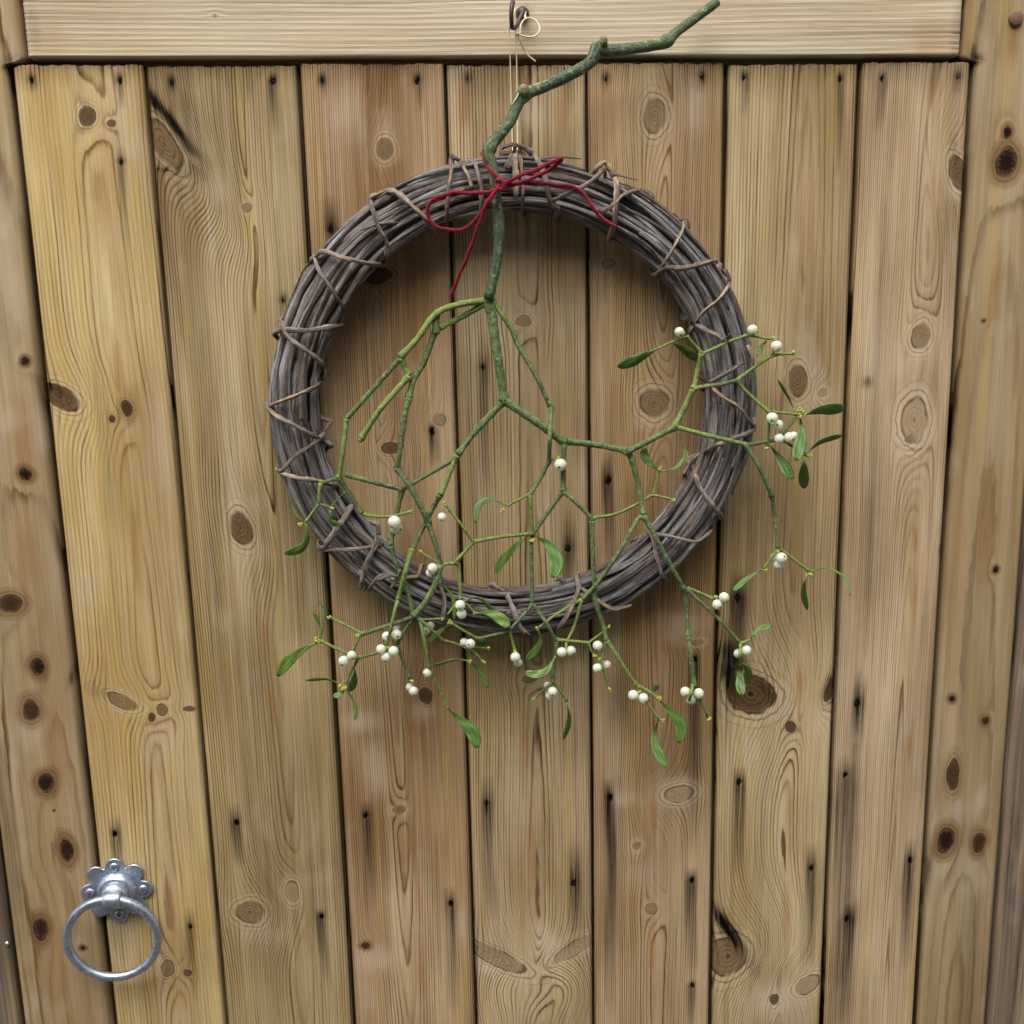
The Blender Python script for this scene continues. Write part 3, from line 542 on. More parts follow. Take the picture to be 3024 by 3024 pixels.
def bark_mat(name, c1, c2, c3, tanc, tan_amt):
    m, n, b = new_mat(name); T = NT(n); v = T.attr('bark', 'Vector')
    oi = T.node('ShaderNodeObjectInfo').outputs['Random']
    off = T.node('ShaderNodeCombineXYZ'); T.put(off.inputs[2], T.m('MULTIPLY', oi, 7.0)); ad = T.node('ShaderNodeVectorMath', operation='ADD'); T.put(ad.inputs[0], v); T.put(ad.inputs[1], off.outputs[0]); v = ad.outputs[0]
    ridg = T.noise(T.vmul(v, (3.2, 3.2, 26)), 1.0, 4, 0.65); big = T.noise(T.vmul(v, (0.8, 0.8, 22)), 1.0, 3, 0.6); fine = T.noise(T.vmul(v, (6, 6, 160)), 1.0, 3, 0.65)
    col = T.mix(T.ss(big, 0.32, 0.66), c1, c2)
    col = T.mix(T.ss(T.m('ADD', oi, T.m('MULTIPLY', big, 0.5)), 0.75, 1.2), col, T.mix(0.65, col, c3))
    col = T.mix(T.ss(ridg, 0.38, 0.52), T.mix(0.85, col, (0.02, 0.015, 0.014)), col)
    col = T.mix(T.m('MULTIPLY', T.ss(fine, 0.5, 0.66), 0.6), col, T.mix(0.6, col, (0.55, 0.52, 0.50)))
    tp = T.noise(T.vmul(v, (0.5, 0.5, 34)), 1.0, 2, 0.5)
    col = T.mix(T.ss(tp, 0.74 - tan_amt, 0.80 - tan_amt), col, T.mix(T.m('MULTIPLY', ridg, 0.8), tanc, T.mix(0.5, tanc, (0.10, 0.05, 0.025))))
    T.put(b.inputs['Base Color'], col); b.inputs['Roughness'].default_value = 0.85; b.inputs['Specular IOR Level'].default_value = 0.2
    T.put(b.inputs['Normal'], T.bump(T.m('ADD', ridg, T.m('MULTIPLY', fine, 0.7)), 1.0, 0.0022))
    return m
m_vine = bark_mat('vine_bark', (0.115, 0.098, 0.092), (0.43, 0.41, 0.405), (0.20, 0.125, 0.09), (0.46, 0.31, 0.19), 0.03)
m_bind = bark_mat('binding_bark', (0.135, 0.10, 0.082), (0.40, 0.33, 0.285), (0.26, 0.175, 0.125), (0.68, 0.47, 0.29), 0.18)

wreath = empty('vine_wreath', (WC[0], -0.002, WC[2] - RZ), 'round wreath of twisted grey vine stems hanging on the gate', 'wreath')
def vine(t0, arc, rho, phi0, twist, r, seed, wob=0.075):
    rg = np.random.default_rng(seed); n = max(20, int(arc * 26)); th = t0 + np.linspace(0, arc, n)
    a1, a2, p1, p2 = rg.uniform(0.5, 1) * wob * 4, rg.uniform(0.4, 1) * wob, rg.uniform(0, 6.3), rg.uniform(0, 6.3)
    ph = phi0 + twist * np.linspace(0, 1, n) + a1 * np.sin(th * 2.3 + p1) + a2 * np.sin(th * 9 + p2)
    rr = rho * (1 + wob * 0.8 * np.sin(th * 4.1 + p2) + wob * 0.4 * np.sin(th * 13 + p1))
    pts = []
    for t, f, q in zip(th, ph, rr):
        c = rim(t); u = c / np.hypot(*c); k = q * math.cos(f); pts.append((WC[0] + c[0] + u[0] * k, WC[1] - q * math.sin(f), WC[2] + c[1] + u[1] * k))
    pts = np.array(pts); pts[:, 1] = np.minimum(pts[:, 1], -0.0032)
    s = np.linspace(0, 1, n); rad = r * (0.62 + 0.38 * np.minimum(1, np.minimum(s, 1 - s) * 9)) * (1 + 0.10 * np.sin(th * 17 + p1) + 0.08 * np.sin(th * 41 + p2))
    for k in range(rg.integers(1, 4)):                  # leaf-scar swellings
        c0 = rg.uniform(0.05, 0.95); rad = rad * (1 + 0.35 * np.exp(-((s - c0) / 0.008) ** 2))
    mb = MB(); mb.add(*tube(pts, rad, 10, lump=0.17, ph=p1)); mb.build('vine', m_vine, wreath)
k = 0
for i in range(9):                                      # core
    vine(rng.uniform(0, 6.28), rng.uniform(4.5, 6.1), TR * 0.50, i * 6.283 / 9, rng.uniform(-0.6, 0.6), 0.0040, 100 + i)
NV = 21
for i in range(NV):                                     # shell, each place filled by stems that end and start again
    t0 = rng.uniform(0, 6.28); tw = rng.uniform(-0.5, 0.8)
    a1 = rng.uniform(2.6, 4.2); r0 = rng.uniform(0.0017, 0.0034); sk = rng.uniform(0, 0.0055)
    vine(t0, a1, TR - r0 * 0.92 - sk, i * 6.283 / NV, tw * 0.5, r0, 200 + i)
    vine(t0 + a1 - 0.12, 6.283 - a1 + 0.25, TR - r0 * 0.92 - sk, i * 6.283 / NV + tw * 0.5, -tw * 0.5, r0 * rng.uniform(0.8, 1.15), 300 + i)
for i in range(7):                                      # thin ones that stray over the bundle
    vine(rng.uniform(0, 6.28), rng.uniform(1.0, 1.9), TR + 0.0006, rng.uniform(0.3, 2.7), rng.uniform(-1.4, 1.4), rng.uniform(0.0012, 0.0018), 400 + i, 0.03)

def on_ring(u, v, lift):
    d = 0.045
    for _ in range(4):
        p = P(u, v, d); f = ring_front(p[0], p[2])
        if f <= 0:
            dx, dz = p[0] - WC[0], p[2] - WC[2]; d = WD
            break
        d = f + lift
    return P(u, v, d)
BIND = [
 [(1332, 463), (1330, 530), (1322, 590), (1320, 637)], [(1331, 458), (1356, 474), (1374, 503), (1396, 554)],
 [(1099, 579), (1135, 565), (1171, 569), (1215, 605), (1265, 655)], [(1092, 583), (1102, 623), (1117, 670), (1142, 713), (1139, 768)],
 [(929, 761), (958, 742), (1012, 762), (1070, 775), (1131, 782)], [(929, 764), (950, 811), (983, 858), (1012, 909), (1008, 956)],
 [(809, 983), (842, 974), (925, 974), (1012, 960)], [(831, 953), (852, 996), (900, 1032), (947, 1072), (961, 1098)],
 [(962, 1108), (929, 1143), (883, 1164), (850, 1176), (788, 1203)], [(794, 1207), (821, 1232), (883, 1263), (941, 1294), (979, 1317)],
 [(979, 1242), (946, 1292), (896, 1329), (859, 1360), (832, 1389)], [(842, 1402), (891, 1414), (940, 1420), (1000, 1435)],
 [(1039, 1491), (1013, 1538), (982, 1579), (959, 1618)], [(959, 1623), (1026, 1623), (1091, 1616), (1147, 1603)],
 [(1114, 1548), (1114, 1598), (1083, 1660), (1065, 1735)], [(1080, 1750), (1114, 1709), (1142, 1698), (1168, 1711), (1233, 1701)],
 [(1298, 1725), (1311, 1766), (1311, 1828), (1321, 1859)], [(1466, 1735), (1492, 1750), (1518, 1807), (1538, 1854), (1559, 1875)],
 [(1662, 1714), (1694, 1725), (1750, 1761), (1807, 1797), (1854, 1792)], [(1709, 1735), (1688, 1797), (1652, 1854)],
 [(1870, 1595), (1911, 1575), (1968, 1580), (2005, 1590), (2057, 1598), (2093, 1575)], [(1929, 1595), (1947, 1673), (1958, 1704)],
 [(2047, 1378), (2067, 1440), (2104, 1492), (2129, 1528)], [(2020, 1401), (2046, 1357), (2098, 1324), (2136, 1308)],
 [(2157, 1295), (2188, 1287), (2224, 1269), (2222, 1249)], [(2061, 1106), (2087, 1130), (2131, 1168), (2183, 1205), (2219, 1249)],
 [(2085, 1137), (2111, 1122), (2162, 1093), (2196, 1070)], [(2030, 938), (2061, 961), (2111, 987), (2144, 1008)],
 [(2042, 967), (2078, 924), (2125, 880), (2154, 837), (2140, 797)], [(1966, 790), (2009, 793), (2060, 782), (2114, 771), (2125, 793)],
 [(1988, 634), (2017, 655), (2006, 703), (1980, 746), (1962, 779)], [(1774, 627), (1810, 605), (1835, 579), (1890, 561), (1926, 579)],
 [(1763, 496), (1788, 480), (1814, 521), (1821, 576), (1816, 659)], [(1785, 498), (1745, 536), (1683, 569), (1629, 594)],
 [(1518, 432), (1549, 436), (1585, 471), (1611, 528), (1626, 595), (1647, 616)], [(1481, 436), (1518, 428), (1533, 445), (1543, 518), (1543, 600)],
 [(1497, 497), (1512, 460), (1487, 449)], [(1518, 466), (1523, 518), (1525, 585)], [(1400, 480), (1420, 540), (1424, 600)]]
for i, b in enumerate(BIND):
    r = 0.0015 + 0.0008 * ((i * 7) % 5) / 4
    if i in (36, 14, 37): r = 0.0025
    pts = [on_ring(u, v, r * 0.7 + 0.0013) for u, v in crom(b, 4)]
    pts = np.array(pts)
    # tuck both ends round the back of the bundle
    def tuck(p, q):
        dx, dz = p[0] - WC[0], p[2] - WC[2]; th = math.atan2(dz, dx); c = rim(th); t = math.hypot(dx, dz) - math.hypot(*c)
        if abs(t) < TR * 0.55: return []
        s = 1 if t > 0 else -1; u = np.array([math.cos(th), 0, math.sin(th)]); cc = WC + np.array([c[0], 0, c[1]]); dr = (p - q); dr[1] = 0; dr = dr - u * (dr @ u)
        if np.linalg.norm(dr) > 1e-6: dr = dr / np.linalg.norm(dr) * 0.003
        a0 = math.asin(min(1, max(-1, (-p[1] - WD) / TR))); out = []
        for j, a in enumerate(np.linspace(min(a0, 0.5), -0.95, 6)[1:]):
            pp = cc + u * s * (TR + r * 0.7) * math.cos(a) + np.array([0, -(TR + r * 0.7) * math.sin(a), 0]) + dr * (j + 1) * 0.5; pp[1] = min(pp[1], -0.0022 - r); out.append(pp)
        return out
    pts = np.vstack([np.array(tuck(pts[0], pts[1])[::-1]).reshape(-1, 3), pts, np.array(tuck(pts[-1], pts[-2])).reshape(-1, 3)])
    n = len(pts); pts = crom(pts, 2); n = len(pts); ss_ = np.linspace(0, 1, n)
    pts = pts + 0.0003 * np.stack([np.sin(ss_ * 23 + i), np.zeros(n), np.cos(ss_ * 19 + 2 * i)], 1)
    rad = r * (1 + 0.12 * np.sin(ss_ * 31 + i) + 0.1 * np.sin(ss_ * 77 + 2 * i)); rad[0] *= 0.7; rad[-1] *= 0.7
    if i == 14: rad = rad * (0.35 + 0.75 * np.sin(np.pi * ss_) ** 0.7)
    mb = MB(); mb.add(*tube(pts, rad, 7, lump=0.14, ph=i)); mb.build('binding_twig', m_bind, wreath)
# splintered tips and curling bark
for i in range(26):
    t = rng.uniform(0, 6.28); f = rng.uniform(0.1, 3.0); L_ = rng.uniform(0.012, 0.034); lift = rng.uniform(0.0, 0.35); sg = rng.choice([-1, 1]); pts = []
    for q in np.linspace(0, 1, 7):
        tt_ = t + sg * q * L_ / 0.18; c = rim(tt_); u_ = c / np.hypot(*c); rr__ = TR - 0.0006 + lift * L_ * q * q * 0.5; k_ = rr__ * math.cos(f); pts.append((WC[0] + c[0] + u_[0] * k_, WC[1] - rr__ * math.sin(f), WC[2] + c[1] + u_[1] * k_))
    mb = MB(); mb.add(*tube(np.array(pts), rng.uniform(0.0007, 0.0015) * (1 - 0.8 * np.linspace(0, 1, 7) ** 1.5), 5, lump=0.25, ph=i)); mb.build('bark_splinter', m_bind if i % 3 else m_vine, wreath)
for b, r in [([(1560, 474, .03), (1640, 464, .032), (1717, 469, .03)], .0014), ([(1800, 512, .028), (1845, 522, .032), (1884, 532, .03)], .0012), ([(834, 956, .02), (862, 880, .024), (893, 800, .022), (911, 778, .020)], .0017), ([(2020, 692, .03), (2032, 668, .034), (2030, 640, .036)], .002),
             ([(1870, 690, .04), (1920, 730, .044), (1962, 772, .047), (1971, 798, .05)], .0006), ([(2130, 1010, .048), (2150, 990, .054), (2163, 980, .056)], .0006), ([(2150, 1012, .05), (2148, 975, .058), (2160, 965, .06), (2166, 985, .056)], .0005), ([(2208, 1020, .036), (2222, 1060, .04), (2212, 1120, .038), (2196, 1200, .036), (2190, 1240, .034)], .0022), ([(1118, 1712, .05), (1150, 1700, .054), (1178, 1706, .05)], .0016), ([(1205, 655, .034), (1120, 662, .044), (1060, 682, .044)], .0016)]:
    pts = crom([P(u, v, d) for u, v, d in b], 4); n = len(pts); s = np.linspace(0, 1, n)
    mb = MB(); mb.add(*tube(pts, r * (1.0 - 0.75 * s ** 2), 6, lump=0.2)); mb.build('bark_splinter', m_bind, wreath)

# ------------------------------------------------------------------ mistletoe
NF = Noise(11, 11); 
def sprig_depth(u, v, r):
    """how far the sprig hangs in front of the gate: free inside the ring, pushed forward where it crosses the ring"""
    p = P(u, v, 0.05); d = 0.050 + 0.0045 * float(NF(np.array(p[0]), np.array(p[2])))
    f = ring_front(p[0], p[2])
    if f > 0: d = max(d, f + r + 0.003)
    return d
def green_mat(name, c1, c2, c3, spot=1.0):
    m, n, b = new_mat(name); T = NT(n); v = T.obj(); bk = T.attr('bark', 'Vector')
    n1 = T.noise(v, 330, 4, 0.7); n2 = T.noise(v, 900, 3, 0.65); n3 = T.noise(T.vmul(bk, (2.2, 2.2, 60)), 1.0, 3, 0.6); n4 = T.noise(v, 28, 2, 0.5)
    col = T.mix(T.ss(n1, 0.36, 0.62), c1, c2)
    col = T.mix(T.m('MULTIPLY', T.ss(n4, 0.35, 0.65), 0.5), col, c3)
    col = T.mix(T.m('MULTIPLY', T.ss(n2, 0.48, 0.66), 0.6 * spot), col, T.mix(0.75, col, (0.02, 0.035, 0.014)))
    col = T.mix(T.m('MULTIPLY', T.ss(n3, 0.55, 0.75), 0.4 * spot), col, T.mix(0.6, col, (0.42, 0.50, 0.30)))
    col = T.mix(T.m('MULTIPLY', T.ss(T.noise(v, 150, 4, 0.7), 0.56, 0.64), 0.5 * spot), col, (0.30, 0.37, 0.16))
    T.put(b.inputs['Base Color'], col); b.inputs['Roughness'].default_value = 0.6; b.inputs['Specular IOR Level'].default_value = 0.3
    T.put(b.inputs['Normal'], T.bump(T.m('ADD', T.m('ADD', n2, n1), n3), 0.9, 0.0012)); return m
m_stem = green_mat('stem_bark', (0.045, 0.074, 0.030), (0.15, 0.20, 0.082), (0.19, 0.25, 0.072), 1.1)
m_main = green_mat('main_stem_bark', (0.035, 0.055, 0.033), (0.105, 0.142, 0.083), (0.13, 0.17, 0.075), 1.4)
m_twig = green_mat('twig_green', (0.10, 0.16, 0.035), (0.21, 0.29, 0.065), (0.29, 0.37, 0.075), 0.9)
m_bud = green_mat('bud_yellow', (0.33, 0.39, 0.055), (0.45, 0.47, 0.085), (0.30, 0.40, 0.06), 0.4)
m_cut, n_, b_ = new_mat('cut_end'); T = NT(n_); b_.inputs['Roughness'].default_value = 0.8; T.put(b_.inputs['Base Color'], T.mix(T.noise(T.obj(), 1500, 3), (0.10, 0.07, 0.04), (0.34, 0.28, 0.16)))
def leaf_mat():
    m, n, b = new_mat('mistletoe_leaf'); T = NT(n); lv = T.attr('bark', 'Vector')       # (along, across, 0)
    oi = T.node('ShaderNodeObjectInfo').outputs['Random']
    s = T.node('ShaderNodeSeparateXYZ'); T.put(s.inputs[0], lv); al, ac = s.outputs[0], s.outputs[1]
    col = T.mix(oi, (0.055, 0.125, 0.018), (0.115, 0.215, 0.035))
    vein = T.m('SINE', T.m('ADD', T.m('MULTIPLY', ac, 9.5), T.m('MULTIPLY', T.noise(lv, 3.0, 2), 1.2)))
    col = T.mix(T.m('MULTIPLY', T.ss(vein, 0.55, 1.0), 0.30), col, (0.20, 0.32, 0.07))
    col = T.mix(T.m('MULTIPLY', T.ss(T.noise(T.obj(), 260, 4, 0.6), 0.45, 0.7), 0.35), col, (0.16, 0.25, 0.06))
    col = T.mix(T.m('SUBTRACT', 1.0, T.ss(al, 0.0, 0.16)), col, (0.26, 0.36, 0.06))
    col = T.mix(T.m('MULTIPLY', T.ss(al, 0.93, 0.99), T.ss(oi, 0.55, 0.7)), col, (0.035, 0.022, 0.012))
    col = T.mix(T.m('MULTIPLY', T.ss(T.noise(T.obj(), 700, 2, 0.5), 0.68, 0.74), 0.6), col, (0.40, 0.46, 0.28))
    T.put(b.inputs['Base Color'], col); b.inputs['Roughness'].default_value = 0.42; b.inputs['Specular IOR Level'].default_value = 0.45
    T.put(b.inputs['Normal'], T.bump(T.m('ADD', T.m('MULTIPLY', vein, 0.4), T.noise(T.obj(), 900, 3)), 0.35, 0.0006))
    tr = T.node('ShaderNodeBsdfTranslucent'); T.put(tr.inputs[0], T.mix(0.5, col, (0.25, 0.42, 0.05)))
    mx = T.node('ShaderNodeMixShader'); mx.inputs[0].default_value = 0.22; out = [x for x in n.nodes if x.type == 'OUTPUT_MATERIAL'][0]
    n.links.new(b.outputs[0], mx.inputs[1]); n.links.new(tr.outputs[0], mx.inputs[2]); n.links.new(mx.outputs[0], out.inputs[0]); return m
m_leaf = leaf_mat()
m_berry, n_, b_ = new_mat('berry_white'); T = NT(n_); bv = T.attr('bark', 'Vector')
sx = T.node('ShaderNodeSeparateXYZ'); T.put(sx.inputs[0], bv)
bn = T.noise(T.obj(), 500, 3, 0.5)
bc = T.mix(bn, (0.66, 0.70, 0.55), (0.76, 0.78, 0.66)); bc = T.mix(T.m('MULTIPLY', T.ss(sx.outputs[2], 0.2, 0.95), 0.35), bc, (0.72, 0.80, 0.50))
dot = T.m('ADD', sx.outputs[2], T.m('MULTIPLY', T.m('SUBTRACT', T.noise(T.vmul(bv, (9, 9, 2)), 1.0, 2), 0.5), 0.03))
bc = T.mix(T.ss(T.m('MULTIPLY', dot, -1.0), 0.962, 0.985), bc, (0.09, 0.055, 0.03))
T.put(b_.inputs['Base Color'], bc); b_.inputs['Roughness'].default_value = 0.22; b_.inputs['Transmission Weight'].default_value = 0.28; b_.inputs['IOR'].default_value = 1.35; b_.inputs['Subsurface Weight'].default_value = 0.85; b_.inputs['Subsurface Radius'].default_value = (0.008, 0.0085, 0.006); b_.inputs['Subsurface Scale'].default_value = 1.0; b_.inputs['Specular IOR Level'].default_value = 0.45

p0 = P(1445, 440, 0.055)
sprig = empty('mistletoe_sprig', tuple(p0), 'cut mistletoe branch with green stems, leaves and white berries tied over the wreath', 'mistletoe')
bcount = [0]
def branch(pts, w0, w1=None, mat=None, name='branch', bulge=None, dep=None, sides=9, node_sw=0.38, tip=None):
    """pts in photo pixels, widths in photo pixels"""
    bcount[0] += 1; i = bcount[0]
    w1 = w1 if w1 is not None else w0 * 0.85
    pp = np.array([q[:2] for q in pts], float)
    L = np.concatenate([[0], np.cumsum(np.linalg.norm(np.diff(pp, axis=0), axis=1))]); tt = L / L[-1]
    sc = psc(*pp.mean(0)); rad_n = (w0 + (w1 - w0) * tt) * sc / 2
    if bulge is None: bulge = (0.0035 if i % 2 else -0.003) * min(1, L[-1] / 150)
    ds = [dep[j] if dep else sprig_depth(*pp[j], rad_n[j]) + bulge * math.sin(math.pi * tt[j]) for j in range(len(pp))]
    if len(pp) == 2:                                   # long straight pieces follow the ring too
        m = max(2, int(L[-1] / 30)); tt = np.linspace(0, 1, m + 1); pp = pp[0] * (1 - tt[:, None]) + pp[1] * tt[:, None]; rad_n = (w0 + (w1 - w0) * tt) * sc / 2
        ds = [sprig_depth(*pp[j], rad_n[j]) + bulge * math.sin(math.pi * tt[j]) for j in range(m + 1)] if not dep else list(np.interp(tt, [0, 1], dep))
    p3 = crom(np.array([P(u, v, d) for (u, v), d in zip(pp, ds)]), 4 if len(pp) < 7 else 3)
    ln = np.concatenate([[0], np.cumsum(np.linalg.norm(np.diff(p3, axis=0), axis=1))]); nn_ = int(np.clip(ln[-1] / 0.0016, 8, 60)); lt = np.linspace(0, ln[-1], nn_); p3 = np.stack([np.interp(lt, ln, p3[:, q]) for q in range(3)], 1)
    n = len(p3); s = np.linspace(0, 1, n); ln = np.concatenate([[0], np.cumsum(np.linalg.norm(np.diff(p3, axis=0), axis=1))])
    rad = (w0 + (w1 - w0) * s) * sc / 2 * 0.95
    r0 = rad.mean(); rad = rad * (1 + node_sw * np.exp(-(ln / (1.7 * r0)) ** 2) + node_sw * np.exp(-((ln[-1] - ln) / (1.7 * r0)) ** 2) + 0.045 * np.sin(ln * 600 + i) + 0.035 * np.sin(ln * 1300 + 2 * i))
    if mat is None: mat = m_stem if (w0 + w1) / 2 >= 12 else m_twig
    # resample finely so that node swellings and mottled relief exist
    mb = MB(); mb.add(*tube(p3, rad, sides, lump=0.04, ph=i)); o = mb.build(name, mat, sprig)
    if tip: bud(pp[-1][0], pp[-1][1], tip, ds[-1])
    return o, ds
def bud(u, v, size=9, d=None):
    d = d if d is not None else sprig_depth(u, v, 0.001); sc = psc(u, v); mb = MB(); c = P(u, v, d + 0.0005); r = size * sc * 0.55
    for j in range(4):
        a = rng.uniform(0, 6.28); o = np.array([math.cos(a), -0.5, math.sin(a)]) * r * 0.75
        V, Q = ico(c + o, r * rng.uniform(0.55, 0.9), 8, 5, sz=1.15); mb.add(V, Q)
    mb.build('bud', m_bud, sprig)
def berry(u, v, rpx, dd=0.006):
    sc = psc(u, v); r = rpx * sc * 1.02; d = sprig_depth(u, v, r) + dd; c = P(u, v, d)
    ax = np.array([rng.normal(0, 0.5), -0.75 + rng.normal(0, 0.35), -0.55 + rng.normal(0, 0.4)]); ax /= np.linalg.norm(ax)
    q = Vector((0, 0, -1)).rotation_difference(Vector(ax))
    V, Q = ico((0, 0, 0), 1, 18, 12); loc = V.copy(); V = V * (1.0, 1.0, 0.98); V[:, 2] -= 0.05 * np.exp(-((1 + V[:, 2]) / 0.05) ** 2) * -1
    Vw = np.array([list(q @ Vector(p)) for p in V]) * r + c
    mesh_obj('berry', Vw, Q, m_berry, sprig, attrs={'bark': loc})
def leaf(pts, wpx, face=0.0, dd=0.0, petiole=0.12, curl=0.0):
    """face > 0 leans so that its top side looks up, < 0 so that it looks down"""
    pp = crom(np.array(pts, float), 6); sc = psc(*pp.mean(0))
    L = np.concatenate([[0], np.cumsum(np.linalg.norm(np.diff(pp, axis=0), axis=1))]); t = L / L[-1]
    if len(pp) < 10:
        tn = np.linspace(0, 1, 12); pp = np.stack([np.interp(tn, t, pp[:, 0]), np.interp(tn, t, pp[:, 1])], 1); t = tn
    tan = np.gradient(pp, axis=0); tan /= np.linalg.norm(tan, axis=1)[:, None]; nor = np.stack([-tan[:, 1], tan[:, 0]], 1)
    half = wpx / 2 * (np.where(t < petiole, 0.12 + 0.5 * (t / petiole) ** 2 * 0.12, 1) * (np.clip((t - petiole * 0.6) / (0.62 - petiole * 0.6), 0, 1) ** 0.75 * (t <= 0.62) + np.sqrt(np.clip(1 - (np.clip(t - 0.62, 0, 1) / 0.385) ** 2.4, 0, 1)) * (t > 0.62)))
    half = np.maximum(half, 2.0 * (t < 0.5) + 0.6)
    d0 = np.mean([sprig_depth(u, v, 0.002) for u, v in pp[::4]]) + dd; dstart = sprig_depth(pp[0][0], pp[0][1], 0.002)
    vc = pp[:, 1].mean(); nA = 6; V = []; B = []
    for side in (1, -1):
        for i in range(len(pp)):
            for j in range(nA + 1):
                a = j / nA * 2 - 1; u, v = pp[i] + nor[i] * half[i] * a
                bl_ = min(1, t[i] / 0.25); d = dstart * (1 - bl_) + d0 * bl_
                d += bl_ * face * 0.85 * (v - vc) * sc + (0.16 * half[i] * sc * a * a - 0.05 * half[i] * sc) * (-1 if face < 0 else 1) + curl * sc * wpx * math.sin(t[i] * 3.1)
                d += 0.10 * half[i] * sc * math.sin(t[i] * 14 + a * 3)
                th_ = 0.0005 * (1 - 0.75 * abs(a)) * min(1, (1 - t[i]) * 8 + 0.15); d = max(d, 0.006)
                V.append(P(u, v, d + side * th_)); B.append((t[i], a, 0))
    n = len(pp); Q = []
    for s_ in (0, 1):
        o = s_ * n * (nA + 1)
        for i in range(n - 1):
            for j in range(nA):
                q = (o + i * (nA + 1) + j, o + i * (nA + 1) + j + 1, o + (i + 1) * (nA + 1) + j + 1, o + (i + 1) * (nA + 1) + j); Q.append(q if s_ else q[::-1])
    o = n * (nA + 1); ringi = [j for j in range(nA + 1)] + [i * (nA + 1) + nA for i in range(1, n)] + [(n - 1) * (nA + 1) + j for j in range(nA - 1, -1, -1)] + [i * (nA + 1) for i in range(n - 2, 0, -1)]
    for a, b in zip(ringi, ringi[1:] + ringi[:1]): Q.append((a, b, b + o, a + o))
    mesh_obj('leaf', np.array(V), Q, m_leaf, sprig, attrs={'bark': np.array(B)})

# main stem
stem_pts = [(2119, 5), (2000, 93), (1968, 122), (1900, 138), (1797, 150), (1766, 145), (1735, 191), (1621, 250), (1543, 285), (1507, 357), (1445, 440), (1455, 492), (1466, 569), (1474, 678), (1466, 776), (1443, 880)]
stem_dep = [.026, .028, .030, .033, .036, .038, .040, .046, .050, .053, .056, .0575, .0575, .055, .053, .051]
p3 = crom(np.array([P(u, v, d) for (u, v), d in zip(stem_pts, stem_dep)]), 6)
wpx = np.interp(np.linspace(0, 1, len(p3)), np.linspace(0, 1, 16), [30, 34, 42, 36, 38, 46, 38, 37, 42, 36, 40, 33, 33, 36, 33, 36])
for nd in (2, 5, 8, 10, 13):
    wpx = wpx * (1 + 0.16 * np.exp(-((np.arange(len(p3)) - nd * 6) / 1.3) ** 2))
mb = MB(); mb.add(*tube(p3, wpx * (1 + 0.03 * np.sin(np.arange(len(wpx)) * 1.9) + 0.025 * np.sin(np.arange(len(wpx)) * 0.83)) * psc(1500, 400) / 2 * 0.91, 14, lump=0.035, ph=1.0)); mb.build('stem', m_main, sprig)
for (u, v, d, r, dx, dz) in [(1545, 268, .056, .0042, 0.1, 0.5), (1778, 128, .042, .0036, 0.25, 0.9)]:       # cut side shoots
    a = P(u, v + 10, d - .004); b = P(u, v, d) + np.array([dx, -0.6, dz]) * 0.003; mb = MB(); mb.add(*tube([a, (a + b) / 2, b], [r, r * 1.1, r * 0.95], 10)); o = mb.build('cut_shoot', m_stem, sprig)
    V, Q = ico(b, r * 0.72, 10, 6, sy=0.5); mesh_obj('cut_face', V, Q, m_cut, o if False else sprig)
Bn = branch
Bn([(1443, 887), (1360, 898), (1287, 927), (1233, 1000), (1182, 1054)], 22, 19, m_twig)
Bn([(1182, 1054), (1173, 1068), (1022, 1238)], 16, 15, m_stem); Bn([(1022, 1238), (1018, 1290), (1004, 1393), (1000, 1411)], 15, 14, m_twig)
Bn([(1000, 1411), (1023, 1445), (1049, 1486), (1070, 1517)], 16, 13); Bn([(1070, 1517), (1103, 1524), (1155, 1525), (1215, 1510)], 11, 9, tip=9)
Bn([(1000, 1411), (948, 1427)], 13, 11); Bn([(948, 1427), (943, 1450), (943, 1487)], 12, 10, m_twig); Bn([(943, 1487), (902, 1541)], 9, 8); bud(888, 1548, 10)
Bn([(943, 1487), (956, 1492), (977, 1499)], 8, 7); Bn([(977, 1497), (992, 1479), (1018, 1453)], 5, 3); bud(981, 1502, 8)
Bn([(1023, 1399), (1039, 1406), (1103, 1424), (1188, 1446)], 17, 14, m_stem)
Bn([(1182, 1056), (1197, 1090), (1210, 1109)], 17, 17, m_twig); Bn([(1207, 1112), (1124, 1207), (1067, 1295)], 20, 18, m_twig, bulge=0.006)
cp = P(1065, 1298, sprig_depth(1067, 1295, .003) + .001); V, Q = ico(cp, 0.0024, 10, 6); mesh_obj('cut_face', V, Q, m_cut, sprig)
Bn([(1440, 892), (1360, 938), (1298, 967)], 20, 18, m_twig, bulge=-0.004); Bn([(1287, 930), (1287, 958), (1287, 985)], 20, 20)
Bn([(1290, 975), (1280, 992), (1251, 1072), (1223, 1119), (1207, 1176)], 20, 18); Bn([(1207, 1176), (1197, 1217), (1181, 1331), (1173, 1383)], 19, 17)
Bn([(1173, 1383), (1207, 1430), (1248, 1507), (1264, 1543)], 19, 19, m_stem, bulge=0.007); Bn([(1264, 1543), (1290, 1621), (1300, 1668)], 18, 16, m_stem)
Bn([(1300, 1668), (1321, 1665), (1347, 1663)], 11, 11); Bn([(1294, 1662), (1241, 1629)], 8, 7, m_twig, tip=8); berry(1277, 1678, 15); berry(1271, 1692, 14, .001)
Bn([(1300, 1668), (1285, 1725), (1254, 1782), (1223, 1818)], 19, 20, m_stem, bulge=0.006)
Bn([(1347, 1663), (1352, 1652), (1399, 1600)], 12, 11); Bn([(1399, 1600), (1480, 1585), (1562, 1577)], 12, 11); Bn([(1399, 1600), (1357, 1543), (1329, 1507), (1313, 1487)], 11, 8, tip=9); berry(1305, 1527, 13); bud(1322, 1512, 7)
